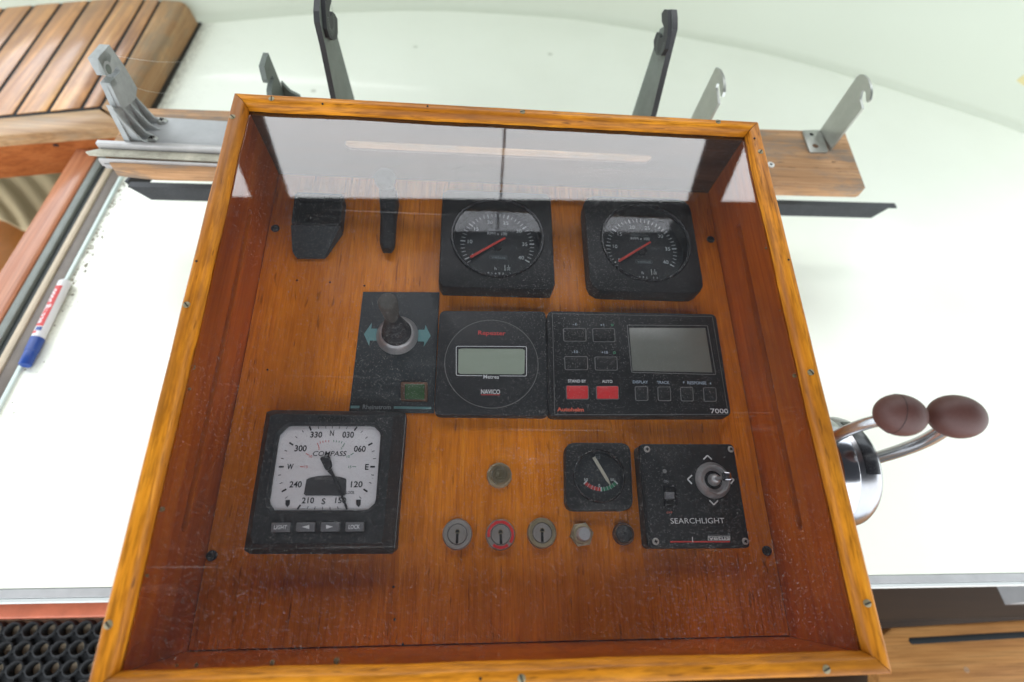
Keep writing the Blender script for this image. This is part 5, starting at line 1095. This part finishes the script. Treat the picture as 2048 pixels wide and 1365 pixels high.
# small cast bracket behind the top left corner
xb = -0.270
t = thing("small_cast_bracket", "small notched cast bracket peeking over the console's top rail on the left", "bracket", (xb, 0.38, BZ)); og = (xb, 0.38, BZ)
sb = [(0.3720, 0.2411), (0.3759, 0.2465), (0.3888, 0.2504), (0.3942, 0.2498), (0.3937, 0.2556), (0.3851, 0.2565), (0.3742, 0.2573), (0.3733, 0.2617), (0.3770, 0.2759), (0.4019, 0.2773), (0.4143, 0.2177)]
sb = [drop(sb[0], Vector(sb[-1]) - Vector(sb[-2]))] + sb + [drop(sb[-1], Vector(sb[-1]) - Vector(sb[-2]))]
mb = MB(og); plate_x(mb, sb, xb - 0.006, xb); mb.build("upright", "worn_steel", t, smooth=25)
bz_ = sb[-1]
mb = MB(og); mb.M = Matrix(((1, 0, 0, 0), (0, 0, 1, 0), (0, 1, 0, 0), (0, 0, 0, 1))); mb.prism([(xb + 0.0002, BZ + 0.0006), (xb + 0.020, BZ + 0.0006), (xb + 0.018, BZ + 0.016), (xb + 0.008, BZ + 0.022), (xb + 0.0002, BZ + 0.034)], bz_[0] - 0.006, bz_[0] - 0.001); mb.M = Matrix.Identity(4); mb.build("gusset", "worn_steel", t)

# ---------------------------------------------------------------- engine control on the console's right side
bxx = 0.2535
t = thing("control_block", "narrow brown wooden block on the console side below the chrome engine control", "wooden block", (bxx, -0.09, 0.24))
mb = MB((bxx, -0.09, 0.24)); mb.M = Matrix(((0, 0, 1, 0), (1, 0, 0, 0), (0, 1, 0, 0), (0, 0, 0, 1)))
mb.prism(rr(-0.083, 0.226, 0.122, 0.072, 0.008), 0.2395, 0.2570, 0, 0.002); mb.M = Matrix.Identity(4); mb.build("block", "red_mahogany_long", t)
ec = Vector((0.2575, -0.080, 0.226))
t = thing("engine_control", "chrome side mount engine control with two levers and brown oval knobs", "engine control", ec)
XM = Matrix.Translation(ec) @ Matrix(((0, 0, 1, 0), (0, 1, 0, 0), (-1, 0, 0, 0), (0, 0, 0, 1)))
mb = MB(ec); mb.M = XM; mb.lathe([(0.0465, 0.0), (0.0470, 0.008), (0.0465, 0.0125), (0.0451, 0.013), (0.0446, 0.0145)], 0, 0, 0, 64); mb.M = Matrix.Identity(4); mb.build("base_ring", "chrome", t, smooth=35)
mb = MB(ec); mb.M = XM
mb.lathe([(0.0442, 0.0148), (0.0456, 0.018), (0.0456, 0.026), (0.0445, 0.0305), (0.0418, 0.0345), (0.0367, 0.0385), (0.0279, 0.0415), (0.0167, 0.043), (0.0037, 0.0435)], 0, 0, 0, 64); mb.M = Matrix.Identity(4); mb.build("chrome_dome", "dome_chrome", t, smooth=50)
mb = MB(ec); mb.M = XM; vs = []; na = 18
for k in range(na + 1):
    a = R(140 + 62 * k / na)
    for r_, z_ in ((0.0461, 0.0185), (0.0461, 0.0262), (0.0450, 0.0305)): vs.append((r_ * math.cos(a), r_ * math.sin(a), z_))
mb.add(vs, [(k * 3 + i, k * 3 + i + 1, k * 3 + i + 4, k * 3 + i + 3) for k in range(na) for i in range(2)]); mb.M = Matrix.Identity(4); mb.build("black_inset", "black_gloss", t, smooth=60)
k1, k2 = Vector((0.2720, -0.0733, 0.3250)), Vector((0.3141, -0.0740, 0.3250))
def bez(a, b_, c_, d_, n=14):
    a, b_, c_, d_ = map(Vector, (a, b_, c_, d_)); return [a * (1 - s) ** 3 + b_ * 3 * s * (1 - s) ** 2 + c_ * 3 * s * s * (1 - s) + d_ * s ** 3 for s in [k / n for k in range(n + 1)]]
e1 = Vector((0.2530, -0.0643, 0.2720)); m1 = Vector((0.2596, -0.0708, 0.3050))
lv = MB(ec).tube(bez((0.2610, -0.074, 0.245), e1, m1, k1), 0.0044, 0, 16).build("lever", "lever_chrome", t, smooth=60)
e2 = Vector((0.3142, -0.0764, 0.2620)); m2 = Vector((0.3100, -0.0839, 0.3000)); s2_ = Vector((0.3083, -0.0744, 0.2360))
lv2 = MB(ec).tube(bez(s2_, e2, m2, k2 - Vector((0.004, 0.004, 0.004)), 18), 0.0050, 0, 16).build("lever", "lever_chrome", t, smooth=60)
def knob(c_, rx, ry, rz, rot, par):
    mb = MB(ec); mb.M = Matrix.Translation(c_) @ Matrix.Rotation(rot, 4, 'Z') @ Matrix.Diagonal((rx, ry, rz, 1)); n_ = 26
    mb.lathe([(max(0.002, math.sin(math.pi * k / n_)), -math.cos(math.pi * k / n_)) for k in range(n_ + 1)], 0, 0, 0, 40); mb.M = Matrix.Identity(4)
    return mb.build("knob", "knob_brown", par, smooth=80)
kn1 = knob(k1, 0.0170, 0.0146, 0.0148, -0.22, lv)
kn2 = knob(k2, 0.0186, 0.0152, 0.0154, -0.18, lv2)
mb = MB(ec); ring_ = []
for k in range(41):
    a = 2 * math.pi * k / 40; ring_.append(k1 + Matrix.Rotation(-0.22, 3, 'Z') @ Vector((-0.0050, 0.01398 * math.cos(a), 0.01418 * math.sin(a))))
mb.tube(ring_, 0.00018, 0, 6); mb.build("seam", "hole_dark", kn1)

# ---------------------------------------------------------------- small things
t = thing("yellow_reflection", "pale yellow painted reflection tab on the white coaming at the right edge", "reflection", (1.26, 0.95, 0.1))
yt = [(0.9731, 0.6921, 0.1397), (0.9825, 0.6933, 0.1609), (0.9922, 0.6687, 0.1360)]
mb = MB((1.26, 0.95, 0.1)); mb.add(yt + [tuple(Vector(q) + Vector((0.002, 0.003, -0.001))) for q in yt], [(0, 1, 2), (5, 4, 3), (0, 3, 4, 1), (1, 4, 5, 2), (2, 5, 3, 0)]); mb.build("patch", "reflection_yellow", t)  # solid yellow piece painted in for a reflection on the coaming
t = thing("spider_thread", "fine spider threads strung from the cast bracket", "cobweb", (bx, 0.36, 0.3))
for a, b_, sg in (((-0.4275, 0.3661, 0.2854), (-0.4243, 0.5200, 0.1879), 0.004), ((-0.4275, 0.3737, 0.2430), (-0.4329, 0.4500, 0.1849), 0.003)):
    P = [Vector(a).lerp(Vector(b_), k / 12) - Vector((0, 0, sg * math.sin(math.pi * k / 12))) for k in range(13)]
    MB((bx, 0.36, 0.3)).tube(P, 0.00012, 0, 4).build("thread", "spider_silk", t)
